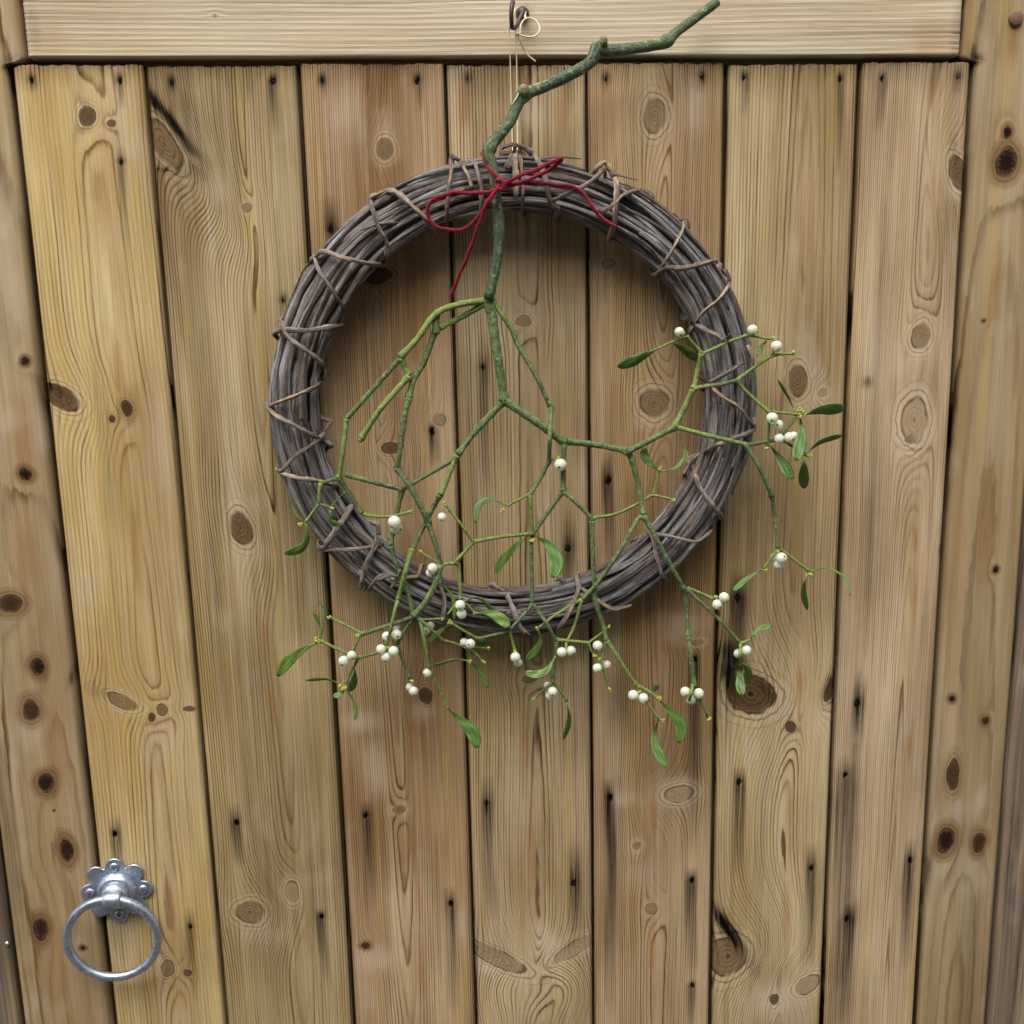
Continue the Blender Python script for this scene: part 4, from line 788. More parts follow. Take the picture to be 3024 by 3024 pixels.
Bn([(1347, 1663), (1355, 1673), (1360, 1770)], 12, 10); berry(1359, 1787, 15, .008); berry(1363, 1813, 15, .004); Bn([(1352, 1776), (1342, 1788), (1322, 1814)], 6, 6, m_bud); Bn([(1366, 1772), (1376, 1780), (1402, 1811)], 7, 6, m_twig, tip=9)
leaf([(1408, 1811), (1448, 1811), (1485, 1832), (1502, 1855)], 34, 0.5); leaf([(1370, 1777), (1397, 1766), (1425, 1772), (1448, 1796), (1472, 1811)], 13, -0.6); leaf([(1289, 1720), (1319, 1739), (1337, 1765), (1342, 1804), (1340, 1830)], 13, 0.2)
# middle stem from the first fork
Bn([(1443, 885), (1452, 930), (1461, 1000), (1481, 1129), (1489, 1181)], 32, 27)
Bn([(1489, 1181), (1466, 1207), (1404, 1274), (1352, 1342)], 22, 19); Bn([(1352, 1342), (1331, 1362), (1259, 1404), (1188, 1446)], 14, 13, m_stem, bulge=-0.006)
Bn([(1352, 1342), (1342, 1362), (1311, 1440), (1300, 1461)], 17, 16, m_twig); Bn([(1300, 1461), (1280, 1497), (1254, 1549), (1217, 1621)], 17, 15, bulge=-0.007); Bn([(1217, 1621), (1197, 1688), (1176, 1771)], 16, 14, m_twig, bulge=.007); Bn([(1176, 1771), (1166, 1802), (1155, 1854), (1142, 1905)], 12, 8, m_twig, bulge=.008)
for bb in [(1142, 1879, 14, 0), (1171, 1874, 15, .002), (1125, 1917, 14, .006), (1162, 1923, 15, .007), (1140, 1941, 15, .006), (1170, 1852, 12, -.006)]: berry(*bb)
bud(1143, 1911, 9)
Bn([(1188, 1446), (1176, 1497), (1160, 1580), (1155, 1611)], 15, 14, m_stem); Bn([(1155, 1611), (1171, 1668), (1197, 1725), (1222, 1818)], 14, 15, m_stem, bulge=-.002); Bn([(1184, 1683), (1155, 1737)], 10, 9, m_stem)
Bn([(1489, 1181), (1518, 1202), (1595, 1254), (1652, 1295), (1668, 1305)], 26, 23)
Bn([(1668, 1305), (1688, 1305), (1776, 1316), (1849, 1331)], 21, 18); Bn([(1668, 1305), (1665, 1331), (1663, 1450)], 18, 16)
Bn([(1663, 1450), (1647, 1471), (1611, 1523), (1572, 1580)], 15, 12); Bn([(1663, 1450), (1688, 1471), (1740, 1523), (1748, 1538)], 15, 13)
Bn([(1748, 1535), (1761, 1528), (1818, 1518), (1880, 1489), (1927, 1461)], 11, 9, bulge=-.005); Bn([(1927, 1461), (1947, 1466), (1989, 1476)], 9, 7, tip=9); Bn([(1930, 1458), (1932, 1445), (1950, 1385)], 9, 7); bud(1951, 1384, 11)
leaf([(1946, 1390), (1922, 1370), (1904, 1347), (1903, 1319)], 26, 0.4); leaf([(1954, 1393), (1986, 1386), (2015, 1365), (2026, 1344), (2016, 1319)], 18, 0.5)
Bn([(1748, 1538), (1748, 1569), (1753, 1699), (1756, 1756)], 15, 13, m_stem, bulge=.002); Bn([(1754, 1752), (1760, 1785), (1779, 1840), (1792, 1892)], 15, 12, m_stem); Bn([(1792, 1892), (1820, 1933), (1859, 1995), (1880, 2024)], 13, 11, m_twig); Bn([(1880, 2024), (1911, 2039), (1945, 2063)], 11, 9)
leaf([(1944, 2063), (1983, 2104), (2011, 2145), (2005, 2194)], 36, 0.3); berry(1870, 2053, 15.5); berry(1900, 2062, 15); bud(1889, 2046, 9); bud(1946, 2062, 11); Bn([(1898, 2055), (1924, 2093), (1944, 2122), (1957, 2127)], 9, 8, tip=10); leaf([(1943, 2125), (1932, 2186), (1952, 2238), (1968, 2266)], 29, 0.6); leaf([(1930, 2046), (1934, 2036), (1942, 2020)], 17, -0.3)
Bn([(1792, 1895), (1785, 1907), (1776, 1951)], 10, 8); Bn([(1776, 1951), (1781, 1974), (1799, 2036)], 9, 7, tip=9); berry(1791, 1963, 14, -.004); berry(1764, 1973, 14, .004); berry(1765, 1907, 15, .0)
Bn([(1644, 1889), (1729, 1897), (1742, 1900)], 10, 9); Bn([(1740, 1898), (1747, 1891), (1781, 1866), (1799, 1850)], 7, 6, bulge=-.006, tip=7); Bn([(1740, 1902), (1745, 1920), (1755, 1933), (1771, 1946)], 7, 7, tip=7); bud(1757, 1934, 10)
Bn([(1849, 1331), (1857, 1332), (1929, 1295), (1992, 1262)], 20, 18); Bn([(1849, 1331), (1864, 1352), (1885, 1430), (1900, 1518)], 19, 15, m_stem); 
Bn([(1899, 1525), (1880, 1538), (1828, 1631), (1766, 1719), (1722, 1768)], 14, 13, bulge=.009); Bn([(1720, 1770), (1716, 1780), (1696, 1848), (1672, 1899)], 11, 9); Bn([(1672, 1899), (1672, 1922)], 8, 7, m_bud); berry(1659, 1926, 15, .002); berry(1686, 1922, 15, .0)
Bn([(1720, 1768), (1699, 1780), (1640, 1816), (1592, 1853)], 10, 8, m_twig); bud(1584, 1857, 9); leaf([(1590, 1862), (1596, 1892), (1580, 1923), (1552, 1948)], 22, 0.1)
Bn([(1899, 1525), (1911, 1543), (1983, 1673), (2019, 1740)], 16, 15, bulge=.003); Bn([(2019, 1740), (2024, 1752), (2030, 1840), (2032, 1881)], 15, 13, m_stem); Bn([(2032, 1881), (2040, 1933), (2050, 2024)], 14, 13, m_stem)
berry(2024, 2043, 15, .002); berry(2063, 2048, 15.5, .003); berry(2040, 2066, 15, .0); Bn([(2046, 2022), (2035, 2073)], 10, 9, m_twig, bulge=.012, tip=9); Bn([(2066, 2062), (2092, 2122)], 8, 7, m_stem, tip=10)
Bn([(2030, 1738), (2060, 1748), (2106, 1768)], 11, 9); bud(2113, 1765, 9); berry(2138, 1764, 15); berry(2118, 1785, 15, .005)
Bn([(2030, 1742), (2121, 1827), (2186, 1899)], 12, 10, m_stem); Bn([(2186, 1899), (2200, 1895), (2216, 1888)], 9, 8); leaf([(2212, 1889), (2242, 1858), (2281, 1848)], 20, 0.9); berry(2205, 1921, 14.5); berry(2180, 1930, 13.5, -.002); Bn([(2186, 1900), (2186, 1964)], 9, 8, m_twig, bulge=.009); leaf([(2187, 1960), (2186, 2011), (2192, 2054)], 30, 0.9); leaf([(2192, 1958), (2208, 1980), (2211, 2009)], 25, -0.9, -.004)
# right hand fan
Bn([(1992, 1262), (1999, 1246), (2023, 1200), (2046, 1150)], 19, 17, m_twig); Bn([(1992, 1262), (2007, 1264), (2085, 1285), (2162, 1303), (2204, 1313)], 14, 14, m_twig)
Bn([(2046, 1150), (2051, 1137), (2061, 1086), (2072, 1044)], 16, 14, m_twig); Bn([(2046, 1150), (2061, 1145), (2124, 1135), (2178, 1124)], 14, 12)
Bn([(2072, 1044), (2064, 1034), (2028, 992)], 11, 9); berry(2006, 980, 14); bud(2017, 984, 8); Bn([(2026, 994), (1981, 1011), (1942, 1029)], 8, 6); leaf([(1944, 1028), (1904, 1049), (1870, 1066), (1824, 1083)], 32, -0.5, petiole=.05); leaf([(1984, 1011), (2023, 1034), (2062, 1062)], 30, -0.9, -.012)
Bn([(2072, 1044), (2082, 1042), (2149, 1011), (2204, 991)], 11, 9); Bn([(2204, 991), (2227, 992), (2266, 1000), (2284, 1000)], 9, 7, tip=9); berry(2222, 974, 15); bud(2237, 978, 7); leaf([(2264, 1006), (2245, 1029), (2236, 1051)], 18, 0.7)
Bn([(2178, 1124), (2183, 1117), (2219, 1091), (2266, 1057)], 12, 10); Bn([(2266, 1057), (2299, 1047), (2342, 1044)], 10, 8, tip=10); berry(2293, 1023, 16.5); bud(2282, 1042, 10)
Bn([(2178, 1124), (2183, 1135), (2227, 1179), (2274, 1220)], 12, 11); Bn([(2280, 1216), (2354, 1224)], 9, 8, m_twig); bud(2360, 1210, 11); bud(2374, 1220, 11); bud(2362, 1226, 12)
leaf([(2349, 1215), (2326, 1170), (2296, 1120)], 10, -0.8); leaf([(2370, 1226), (2426, 1211), (2497, 1204)], 35, -0.9); leaf([(2362, 1228), (2367, 1285), (2351, 1361)], 39, 1.0, .006)
Bn([(2274, 1222), (2271, 1250), (2267, 1319)], 9, 8, bulge=.003); bud(2263, 1320, 11); leaf([(2274, 1314), (2307, 1361), (2342, 1415)], 32, 0.8); berry(2280, 1235, 16.8, .008); berry(2298, 1255, 15, .003)
Bn([(2204, 1313), (2213, 1313), (2287, 1300)], 12, 9, m_stem); Bn([(2287, 1300), (2317, 1304), (2346, 1322), (2376, 1341)], 9, 8, m_stem); berry(2301, 1296, 15); berry(2330, 1292, 15, .006); berry(2343, 1289, 14.5, .0); Bn([(2310, 1286), (2317, 1278), (2352, 1230)], 8, 8, m_stem)
leaf([(2378, 1340), (2426, 1304), (2488, 1285)], 17, -0.9); leaf([(2376, 1346), (2374, 1393), (2374, 1443)], 33, -1.0); Bn([(2376, 1341), (2383, 1345), (2390, 1347)], 8, 7); bud(2390, 1347, 11)
Bn([(2204, 1313), (2209, 1326), (2239, 1372), (2267, 1433), (2280, 1466)], 15, 14, m_stem); Bn([(2280, 1466), (2287, 1520), (2298, 1618)], 13, 12, m_stem); Bn([(2298, 1620), (2290, 1631), (2256, 1678)], 8, 8, m_twig); bud(2259, 1685, 9); leaf([(2255, 1678), (2207, 1709), (2164, 1745)], 17, 0.8); Bn([(2300, 1620), (2311, 1626), (2388, 1686)], 10, 9)
leaf([(2390, 1688), (2440, 1678), (2492, 1704), (2511, 1760)], 8, 0.6); leaf([(2384, 1690), (2373, 1745), (2384, 1801)], 19, -0.8); bud(2394, 1694, 10); berry(2308, 1648, 16, .006); berry(2300, 1668, 15, .002); berry(2288, 1646, 13, -.003); bud(2300, 1628, 10)
# thin stem to the right of the fork
Bn([(1455, 885), (1480, 927), (1518, 983)], 16, 15, m_twig); Bn([(1518, 983), (1528, 1016), (1585, 1114), (1621, 1192), (1629, 1202)], 16, 15, bulge=.004); Bn([(1628, 1202), (1624, 1290), (1621, 1362)], 15, 14, bulge=.012); Bn([(1621, 1362), (1595, 1414), (1565, 1461)], 14, 12)
Bn([(1565, 1461), (1559, 1461), (1497, 1494)], 9, 8); leaf([(1496, 1493), (1455, 1474), (1414, 1492), (1404, 1545)], 19, 0.5); bud(1484, 1508, 10); Bn([(1566, 1464), (1567, 1476), (1572, 1580)], 12, 11, m_twig, bulge=.004); berry(1655, 1373, 18.5, .006); bud(1644, 1353, 13); Bn([(1622, 1360), (1644, 1352)], 8, 7)
leaf([(1562, 1580), (1518, 1616), (1481, 1657), (1465, 1692)], 27, 0.1); leaf([(1578, 1580), (1621, 1610), (1644, 1660), (1632, 1706)], 44, 0.5); bud(1571, 1594, 11)
Bn([(1571, 1586), (1569, 1610), (1572, 1778)], 13, 13, m_stem); Bn([(1572, 1778), (1562, 1798), (1505, 1860)], 12, 11, m_stem); Bn([(1505, 1860), (1495, 1866), (1410, 1886)], 10, 9, m_stem); Bn([(1410, 1886), (1402, 1881), (1366, 1860), (1329, 1837)], 9, 8, m_twig, tip=11)
leaf([(1331, 1842), (1298, 1866), (1260, 1899)], 17, 0.3, -.004); berry(1371, 1897, 13, -.002); berry(1389, 1901, 14.5, .004); leaf([(1408, 1890), (1418, 1900), (1436, 1892)], 20, -0.8, -.008)
Bn([(1505, 1862), (1508, 1875), (1521, 1922)], 10, 8); berry(1522, 1941, 15, .004); berry(1530, 1957, 13, -.002); bud(1520, 1926, 9)
Bn([(1572, 1780), (1583, 1796), (1614, 1842), (1643, 1892)], 12, 11, m_stem, bulge=.003); Bn([(1643, 1892), (1643, 1905), (1637, 1972), (1632, 2018)], 12, 11, m_stem); leaf([(1642, 1938), (1614, 1980), (1583, 1992), (1549, 1985)], 25, 0.6, .006); Bn([(1630, 2018), (1624, 2021), (1575, 2065)], 8, 7, m_twig, tip=8); Bn([(1634, 2018), (1643, 2024), (1674, 2070)], 8, 8, m_twig); leaf([(1674, 2070), (1680, 2127), (1665, 2183)], 16, -0.5); berry(1632, 2043, 14.5, .006); berry(1624, 2055, 14, .001); berry(1616, 2024, 11, -.005)
# lower left fan
Bn([(1222, 1818), (1217, 1822), (1155, 1845), (1065, 1873)], 14, 13, m_stem, bulge=-.004); Bn([(1065, 1873), (1060, 1866), (972, 1822)], 9, 8, m_twig, tip=9); Bn([(1062, 1876), (1055, 1892), (1041, 1923)], 9, 8); bud(1055, 1876, 10)
Bn([(1222, 1820), (1217, 1829), (1192, 1866), (1173, 1902)], 12, 11, m_stem, bulge=-.004); Bn([(1173, 1902), (1163, 1915), (1114, 1928), (1057, 1943)], 11, 10, m_stem, bulge=-.004); Bn([(1055, 1944), (1052, 1956), (1021, 2016)], 10, 9, m_twig); bud(1010, 2028, 14); bud(1017, 2033, 12)
leaf([(1004, 2020), (961, 2005), (902, 2009)], 11, -0.7); leaf([(1024, 2034), (1039, 2062), (1053, 2101), (1047, 2126)], 11, 0.2); leaf([(1020, 2034), (1005, 2050), (984, 2056)], 18, 0.8); leaf([(1049, 1975), (1045, 2011), (1030, 2042)], 26, -0.6, -.006)
Bn([(1055, 1944), (1021, 1928), (946, 1892)], 10, 9, m_twig); leaf([(938, 1896), (884, 1925), (845, 1959), (820, 1997)], 34, 0.1); leaf([(946, 1885), (956, 1842), (959, 1804), (942, 1776)], 9, 0.1); leaf([(948, 1866), (938, 1829), (924, 1808)], 12, -0.2); bud(935, 1888, 11); bud(940, 1894, 9)
berry(1039, 1936, 13.8, .005); berry(1015, 1952, 15.5, .004); Bn([(1174, 1904), (1179, 1920), (1199, 1974), (1210, 2005)], 11, 9, m_stem); bud(1214, 2014, 11); berry(1210, 2029, 12, -.002); berry(1221, 2041, 13.8, .003)
Bn([(1226, 1820), (1239, 1827), (1252, 1886), (1267, 1970)], 12, 10); Bn([(1267, 1970), (1272, 1977), (1301, 2042), (1324, 2093)], 9, 8, m_twig); leaf([(1323, 2092), (1360, 2127), (1394, 2160), (1410, 2209)], 40, 0.4); berry(1262, 1987, 13.5, -.001)
Bn([(1226, 1820), (1247, 1835), (1278, 1863), (1309, 1892)], 11, 10, m_stem, bulge=.004); Bn([(1309, 1892), (1342, 1899), (1385, 1917)], 9, 8); Bn([(1385, 1917), (1397, 1923), (1428, 1956)], 9, 8, m_twig, tip=9); Bn([(1391, 1920), (1389, 1954)], 6, 6, bulge=-.006); leaf([(1388, 1952), (1342, 1948), (1304, 1959), (1278, 1965)], 9, -0.5, -.004); leaf([(1390, 1954), (1417, 1982), (1433, 2011), (1438, 2033)], 16, 0.1, -.004); bud(1389, 1954, 9)
Bn([(1228, 1820), (1244, 1829), (1304, 1827)], 8, 7, m_twig, tip=9); berry(1271, 1848, 12, -.006); berry(1258, 1862, 13, -.004); Bn([(1400, 1912), (1443, 1915)], 7, 6, bulge=-.008, tip=7)
berry(1165, 1542, 19, .008); berry(1170, 1559, 18.5, .003); leaf([(902, 1543), (909, 1579), (891, 1616), (840, 1635)], 27, -0.3); leaf([(892, 1540), (873, 1517), (862, 1492)], 6, 0.2); leaf([(976, 1506), (977, 1538), (1009, 1555)], 18, -0.4)

# ------------------------------------------------------------------ red yarn bow
m_yarn, n_, b_ = new_mat('red_yarn'); T = NT(n_); bv = T.attr('bark', 'Vector')
yn = T.noise(T.vmul(bv, (3, 3, 900)), 1.0, 3, 0.6); yc = T.mix(T.ss(yn, 0.3, 0.7), (0.12, 0.006, 0.014), (0.30, 0.022, 0.042))
T.put(b_.inputs['Base Color'], yc); b_.inputs['Roughness'].default_value = 0.95; b_.inputs['Specular IOR Level'].default_value = 0.1; b_.inputs['Sheen Weight'].default_value = 0.4; b_.inputs['Sheen Tint'].default_value = (0.9, 0.4, 0.4, 1)
T.put(b_.inputs['Normal'], T.bump(yn, 0.8, 0.0006))
yk = P(1481, 543, 0.064)
bow = empty('yarn_bow', tuple(yk), 'red wool yarn tied in a loose bow round the mistletoe stem on the wreath', 'yarn')
def yarn(pts, name, r=0.00092, fray=False):
    p = crom(np.array([P(u, v, d) for u, v, d in pts]), 10); ln = np.concatenate([[0], np.cumsum(np.linalg.norm(np.diff(p, axis=0), axis=1))])
    n = max(12, int(ln[-1] / 0.0007)); t = np.linspace(0, ln[-1], n); p = np.stack([np.interp(t, ln, p[:, k]) for k in range(3)], 1)
    p += 0.00025 * np.stack([np.sin(t * 310), np.cos(t * 270), np.sin(t * 350 + 1)], 1)
    tan_ = np.gradient(p, axis=0); tan_ /= np.linalg.norm(tan_, axis=1)[:, None]; a = np.cross(tan_, [0.1, 1, 0.05]); a /= np.linalg.norm(a, axis=1)[:, None]; bi = np.cross(tan_, a)
    mb = MB()
    for k in range(3):
        ph = 2 * math.pi * k / 3 + t / 0.0062 * 2 * math.pi; q = p + 0.00068 * (np.cos(ph)[:, None] * a + np.sin(ph)[:, None] * bi)
        V, Q, B = tube(q, r * (1 + 0.12 * np.sin(t * 2100 + k)), 6); mb.add(V, Q, B)
    for _ in range(int(n * 3.2)):                       # stray fibres
        i = rng.integers(0, n); dr = rng.normal(0, 1, 3); dr /= np.linalg.norm(dr); L = rng.uniform(0.0012, 0.0036); sd_ = np.cross(dr, rng.normal(0, 1, 3)); sd_ /= np.linalg.norm(sd_)
        s0 = p[i] + dr * 0.0012; m1 = s0 + dr * L * 0.5 + sd_ * L * 0.2; e = s0 + dr * L + tan_[i] * L * 0.5; w_ = sd_ * 0.0001
        V = np.array([s0 - w_, s0 + w_, m1 + w_ * .8, m1 - w_ * .8, e]); mb.add(V, [(0, 1, 2, 3), (3, 2, 4)], np.zeros((5, 3)))
    return mb.build(name, m_yarn, bow)
yarn([(1424, 452, .040), (1431, 470, .050), (1440, 490, .058), (1461, 512, .064), (1484, 541, .066)], 'stem_turn')
yarn([(1481, 543, .066), (1543, 516, .068), (1600, 494, .068), (1650, 468, .066), (1657, 476, .064), (1611, 508, .062), (1569, 527, .061), (1518, 546, .063), (1479, 549, .065)], 'loop')
yarn([(1478, 543, .066), (1549, 542, .060), (1647, 546, .054), (1699, 554, .050), (1730, 580, .050), (1756, 621, .050), (1780, 645, .048), (1815, 670, .046)], 'tail')
yarn([(1486, 548, .066), (1440, 567, .066), (1390, 570, .066), (1336, 569, .063), (1280, 590, .058), (1261, 621, .056), (1280, 663, .054), (1326, 679, .053), (1378, 672, .055), (1414, 637, .060), (1440, 595, .066), (1478, 545, .068)], 'loop')
yarn([(1470, 556, .068), (1440, 597, .067), (1416, 657, .060), (1383, 751, .048), (1356, 812, .040), (1331, 876, .034)], 'tail')
yarn([(1466, 536, .064), (1476, 530, .069), (1488, 540, .070), (1486, 556, .069), (1472, 558, .068), (1466, 546, .066)], 'knot', 0.0012)

# ------------------------------------------------------------------ hook and hanging string
m_iron, n_, b_ = new_mat('brown_iron'); T = NT(n_); hn = T.noise(T.obj(), 600, 3, 0.6)
T.put(b_.inputs['Base Color'], T.mix(hn, (0.030, 0.018, 0.020), (0.075, 0.048, 0.048))); b_.inputs['Metallic'].default_value = 0.35; b_.inputs['Roughness'].default_value = 0.45
hb = P(1542, 42, 0.003)
hook = empty('cup_hook', tuple(hb), 'dark brown iron hook screwed into the pale top rail', 'hook')
mb = MB(); V, Q = lathe([(0.0, 0.0075), (0.0028, 0.0070), (0.0048, 0.0045), (0.0054, 0.002), (0.0054, 0.0)], 20, origin=(hb[0], -0.0032, hb[2])); mb.add(V, Q); mb.build('collar', m_iron, hook)
hc = P(1512, 43, 0.020)
pts = [np.array([hb[0], -0.006, hb[2]]), np.array([hb[0], -0.012, hb[2]]), P(1532, 62, .017), P(1524, 79, .021), P(1513, 82, .026), P(1511, 70, .031), P(1510, 43, .033), P(1512, 18, .032), P(1515, 6, .029)]
pp_ = crom(pts, 5); mb = MB(); mb.add(*tube(pp_, np.interp(np.linspace(0, 1, len(pp_)), [0, .3, 1], [.0015, .0017, .0019]), 10)); mb.build('hook_wire', m_iron, hook)
m_str, n_, b_ = new_mat('raffia'); T = NT(n_); rn_ = T.noise(T.vmul(T.attr('bark', 'Vector'), (3, 3, 60)), 1.0, 3, 0.6)
T.put(b_.inputs['Base Color'], T.mix(rn_, (0.56, 0.46, 0.24), (0.76, 0.68, 0.44))); b_.inputs['Roughness'].default_value = 0.6
ps = P(1513, 90, 0.02)
stg = empty('hanging_string', tuple(ps), 'thin pale yellow string knotted over the hook and holding up the wreath', 'string')
def strand(name, pts, r=0.00045):
    p = crom(np.array([P(u, v, d) for u, v, d in pts]), 6); mb = MB(); mb.add(*tube(p, r, 7, lump=0.12)); mb.build(name, m_str, stg)
strand('strand', [(1522, 28, .021), (1522, 60, .021), (1523, 98, .0205), (1526, 188, .018), (1527, 300, .018), (1528, 420, .022), (1528, 444, .030)])
strand('strand', [(1521, 27, .0215), (1514, 60, .027), (1504, 84, .022), (1505, 130, .020), (1507, 188, .018), (1510, 310, .018), (1513, 420, .022), (1513, 446, .030)])
strand('loop', [(1524, 99, .022), (1548, 107, .022), (1575, 108, .021), (1592, 94, .020), (1592, 76, .018), (1580, 60, .016), (1562, 53, .015), (1546, 60, .017), (1537, 78, .020), (1535, 98, .022), (1526, 100, .023)], 0.00075)
strand('tail', [(1526, 100, .022), (1536, 122, .020), (1549, 150, .016), (1562, 166, .015), (1582, 182, .014)], 0.0007)
strand('tail', [(1552, 55, .016), (1550, 46, .013), (1552, 36, .010)], 0.0009)
V, Q = ico(P(1525, 100, .022), 0.0013, 10, 7); mb = MB(); mb.add(V, Q); mb.build('knot', m_str, stg)
strand('tail', [(1547, 250, .052), (1535, 270, .055), (1524, 292, .056), (1511, 312, .054)], 0.0006)

# ------------------------------------------------------------------ ring latch
m_zinc, n_, b_ = new_mat('galvanised_zinc'); T = NT(n_); z1 = T.noise(T.obj(), 420, 4, 0.65); z2 = T.noise(T.obj(), 90, 3, 0.6)
T.put(b_.inputs['Base Color'], T.mix(T.ss(z1, 0.35, 0.65), (0.34, 0.39, 0.48), (0.53, 0.59, 0.70))); b_.inputs['Metallic'].default_value = 0.9
T.put(b_.inputs['Roughness'], T.ss(z2, 0.3, 0.7, 0.30, 0.48)); T.put(b_.inputs['Normal'], T.bump(z1, 0.25, 0.0005))
m_dark, n_, b_ = new_mat('screw_recess'); b_.inputs['Base Color'].default_value = (0.07, 0.07, 0.08, 1); b_.inputs['Roughness'].default_value = 0.7
lc = P(346, 2629, 0.002); ls = pxs(346, 2629, .002)[0]
latch = empty('ring_latch', (lc[0], -0.001, lc[2]), 'galvanised ring gate latch with a scalloped eight-lobed plate', 'latch')
RO = 79 * ls
def plate_r(a):
    r = 80 * ls
    best = r
    for k in range(8):
        b = k * math.pi / 4 + math.pi / 2; pr_ = RO; lr = 27.5 * ls; c = math.cos(a - b); disc = lr * lr - (pr_ * math.sin(a - b)) ** 2
        if c > 0 and disc > 0: best = max(best, pr_ * c + math.sqrt(disc))
    return best
NS = 192; angs = [2 * math.pi * k / NS for k in range(NS)]; raw = np.array([plate_r(a) for a in angs]); raw = (np.roll(raw, 1) + raw * 2 + np.roll(raw, -1)) / 4
rings_ = [(1.0, 0.0002), (1.0, 0.0014), (0.995, 0.0018), (0.98, 0.0022), (0.955, 0.0023), (0.90, 0.0023)]
V = []; 
for f, dd in rings_:
    for a, r in zip(angs, raw): V.append((lc[0] + r * f * math.cos(a), -0.0012 - dd, lc[2] + r * f * math.sin(a)))
RB = 54 * ls
V += [(lc[0] + RB * 1.0 * math.cos(a), -0.0012 - 0.0023, lc[2] + RB * 1.0 * math.sin(a)) for a in angs]
Q = [(i * NS + j, i * NS + (j + 1) % NS, (i + 1) * NS + (j + 1) % NS, (i + 1) * NS + j) for i in range(6) for j in range(NS)]
mesh_obj('back_plate', np.array(V), Q, m_zinc, latch, smooth=True)
# stepped boss on the plate
prof = [(RB * 1.10, 0.0034), (RB * 1.09, 0.0040), (RB * 1.02, 0.0066), (RB * 0.90, 0.0086), (RB * 0.79, 0.0093), (RB * 0.765, 0.0090), (RB * 0.755, 0.0093), (RB * 0.75, 0.0115), (RB * 0.71, 0.0138), (RB * 0.60, 0.0158), (RB * 0.40, 0.0170), (RB * 0.2, 0.0174), (0.0, 0.0175)]
V, Q = lathe(prof, 56, origin=(lc[0], 0, lc[2])); mesh_obj('boss', V, Q, m_zinc, latch)
for k in range(4):
    a = k * math.pi / 2 + math.pi / 2; sx_, sz_ = lc[0] + RO * math.cos(a), lc[2] + RO * math.sin(a); rs = 14.5 * ls
    V, Q = lathe([(0, 0.0050), (rs * 0.55, 0.0049), (rs * 0.9, 0.0045), (rs, 0.0038), (rs, 0.003)], 22, origin=(sx_, 0, sz_)); sc_ = mesh_obj('screw', V, Q, m_zinc, latch)
    mb = MB()
    for q in (0.3 + k, 0.3 + k + math.pi / 2):
        c, s_ = math.cos(q), math.sin(q); V, Q = box(-rs * 0.48, rs * 0.48, -0.0052, -0.0046, -rs * 0.10, rs * 0.10); V = np.array([(sx_ + x * c - z * s_, y, sz_ + x * s_ + z * c) for x, y, z in V]); mb.add(V, Q)
    mb.build('cross_slot', m_dark, sc_, smooth=False)
    V, Q = lathe([(rs * 1.01, 0.00352), (rs * 1.12, 0.00352)], 22, origin=(sx_, 0, sz_)); mesh_obj('countersink', V, Q, m_dark, sc_)
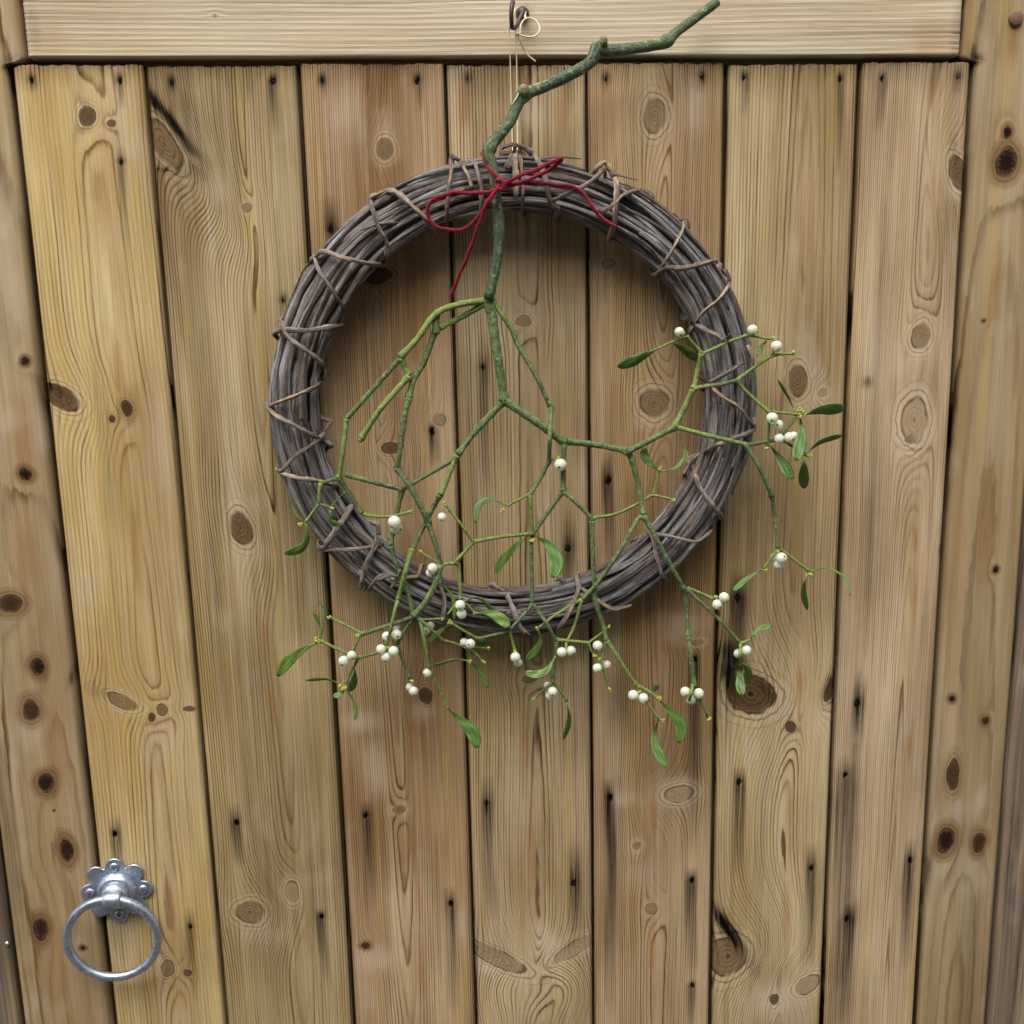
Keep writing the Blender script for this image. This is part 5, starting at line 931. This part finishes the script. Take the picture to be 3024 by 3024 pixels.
# ring and the eye it hangs from
ec = P(331, 2655, 0.0245)
tr_ = 13.0 * ls; RM = 130.5 * psc(331, 2776, .02)
top = np.array([ec[0], -0.0235, ec[2] - 0.001]); lean = 0.05
th = np.linspace(0, 2 * math.pi, 73)[:-1]
dn = np.array([-0.11, math.sin(lean), -math.cos(lean)]); dn /= np.linalg.norm(dn); sd2 = np.cross(dn, [0, 1, 0]); sd2 /= np.linalg.norm(sd2)       # from top towards the bottom of the ring, leaning back to the gate
cen = top + dn * RM
path = np.array([cen + RM * (math.sin(a) * sd2 - math.cos(a) * dn) for a in th]); path = np.vstack([path, path[:1]])
V, Q, B = tube(path, tr_, 14, cap=False); nR = len(path); 
mesh_obj('ring', V, Q, m_zinc, latch, attrs={'bark': B})
wv = 25 * ls
mb = MB(); prof2 = []
for a in np.linspace(0, 2 * math.pi, 21)[:-1]: prof2.append((math.cos(a) * tr_ * 1.75, math.sin(a) * tr_ * 1.75))
for xx, f in ((-wv, 0.93), (-wv * 0.94, 1.0), (wv * 0.94, 1.0), (wv, 0.93)): mb.V.append(np.array([(top[0] + xx, top[1] + y * f, top[2] + z * f) for y, z in prof2]))
n0 = len(prof2); Q = [(i * n0 + j, i * n0 + (j + 1) % n0, (i + 1) * n0 + (j + 1) % n0, (i + 1) * n0 + j) for i in range(3) for j in range(n0)] + [tuple(range(n0))[::-1], tuple(range(3 * n0, 4 * n0))]
mesh_obj('eye', np.vstack(mb.V), Q, m_zinc, latch)
sh = [np.array([lc[0] - 0.001, -0.0150, lc[2]]), np.array([(lc[0] + top[0]) / 2, -0.0185, (lc[2] + top[2]) / 2 + 0.0008]), np.array([top[0], -0.0225, top[2] + 0.001])]
mb = MB(); mb.add(*tube(crom(sh, 4), wv * 0.62, 16)); mb.build('eye_shank', m_zinc, latch)

# ------------------------------------------------------------------ unseen wall added behind the viewer to darken the gate's lower part
m_wall, n_, b_ = new_mat('blocker_render'); T = NT(n_); q1 = T.noise(T.obj(), 2.5, 4, 0.6); q2 = T.noise(T.obj(), 140, 3, 0.6)
T.put(b_.inputs['Base Color'], T.mix(q1, (0.17, 0.145, 0.12), (0.25, 0.22, 0.185))); b_.inputs['Roughness'].default_value = 0.95; T.put(b_.inputs['Normal'], T.bump(q2, 0.6, 0.004))
hw = empty('light_blocker_wall', (0, -2.7, 0), 'unseen tall wall added behind the viewer to block sky light from the lower gate', 'wall')
V, Q = box(-4, 4, -2.85, -2.6, -0.05, 3.6); mesh_obj('blocker_face', V, Q, m_wall, hw, smooth=False)
V, Q = box(-4.03, 4.03, -2.9, -2.55, 3.601, 3.67); mesh_obj('blocker_top', V, Q, m_gr, hw, smooth=False)
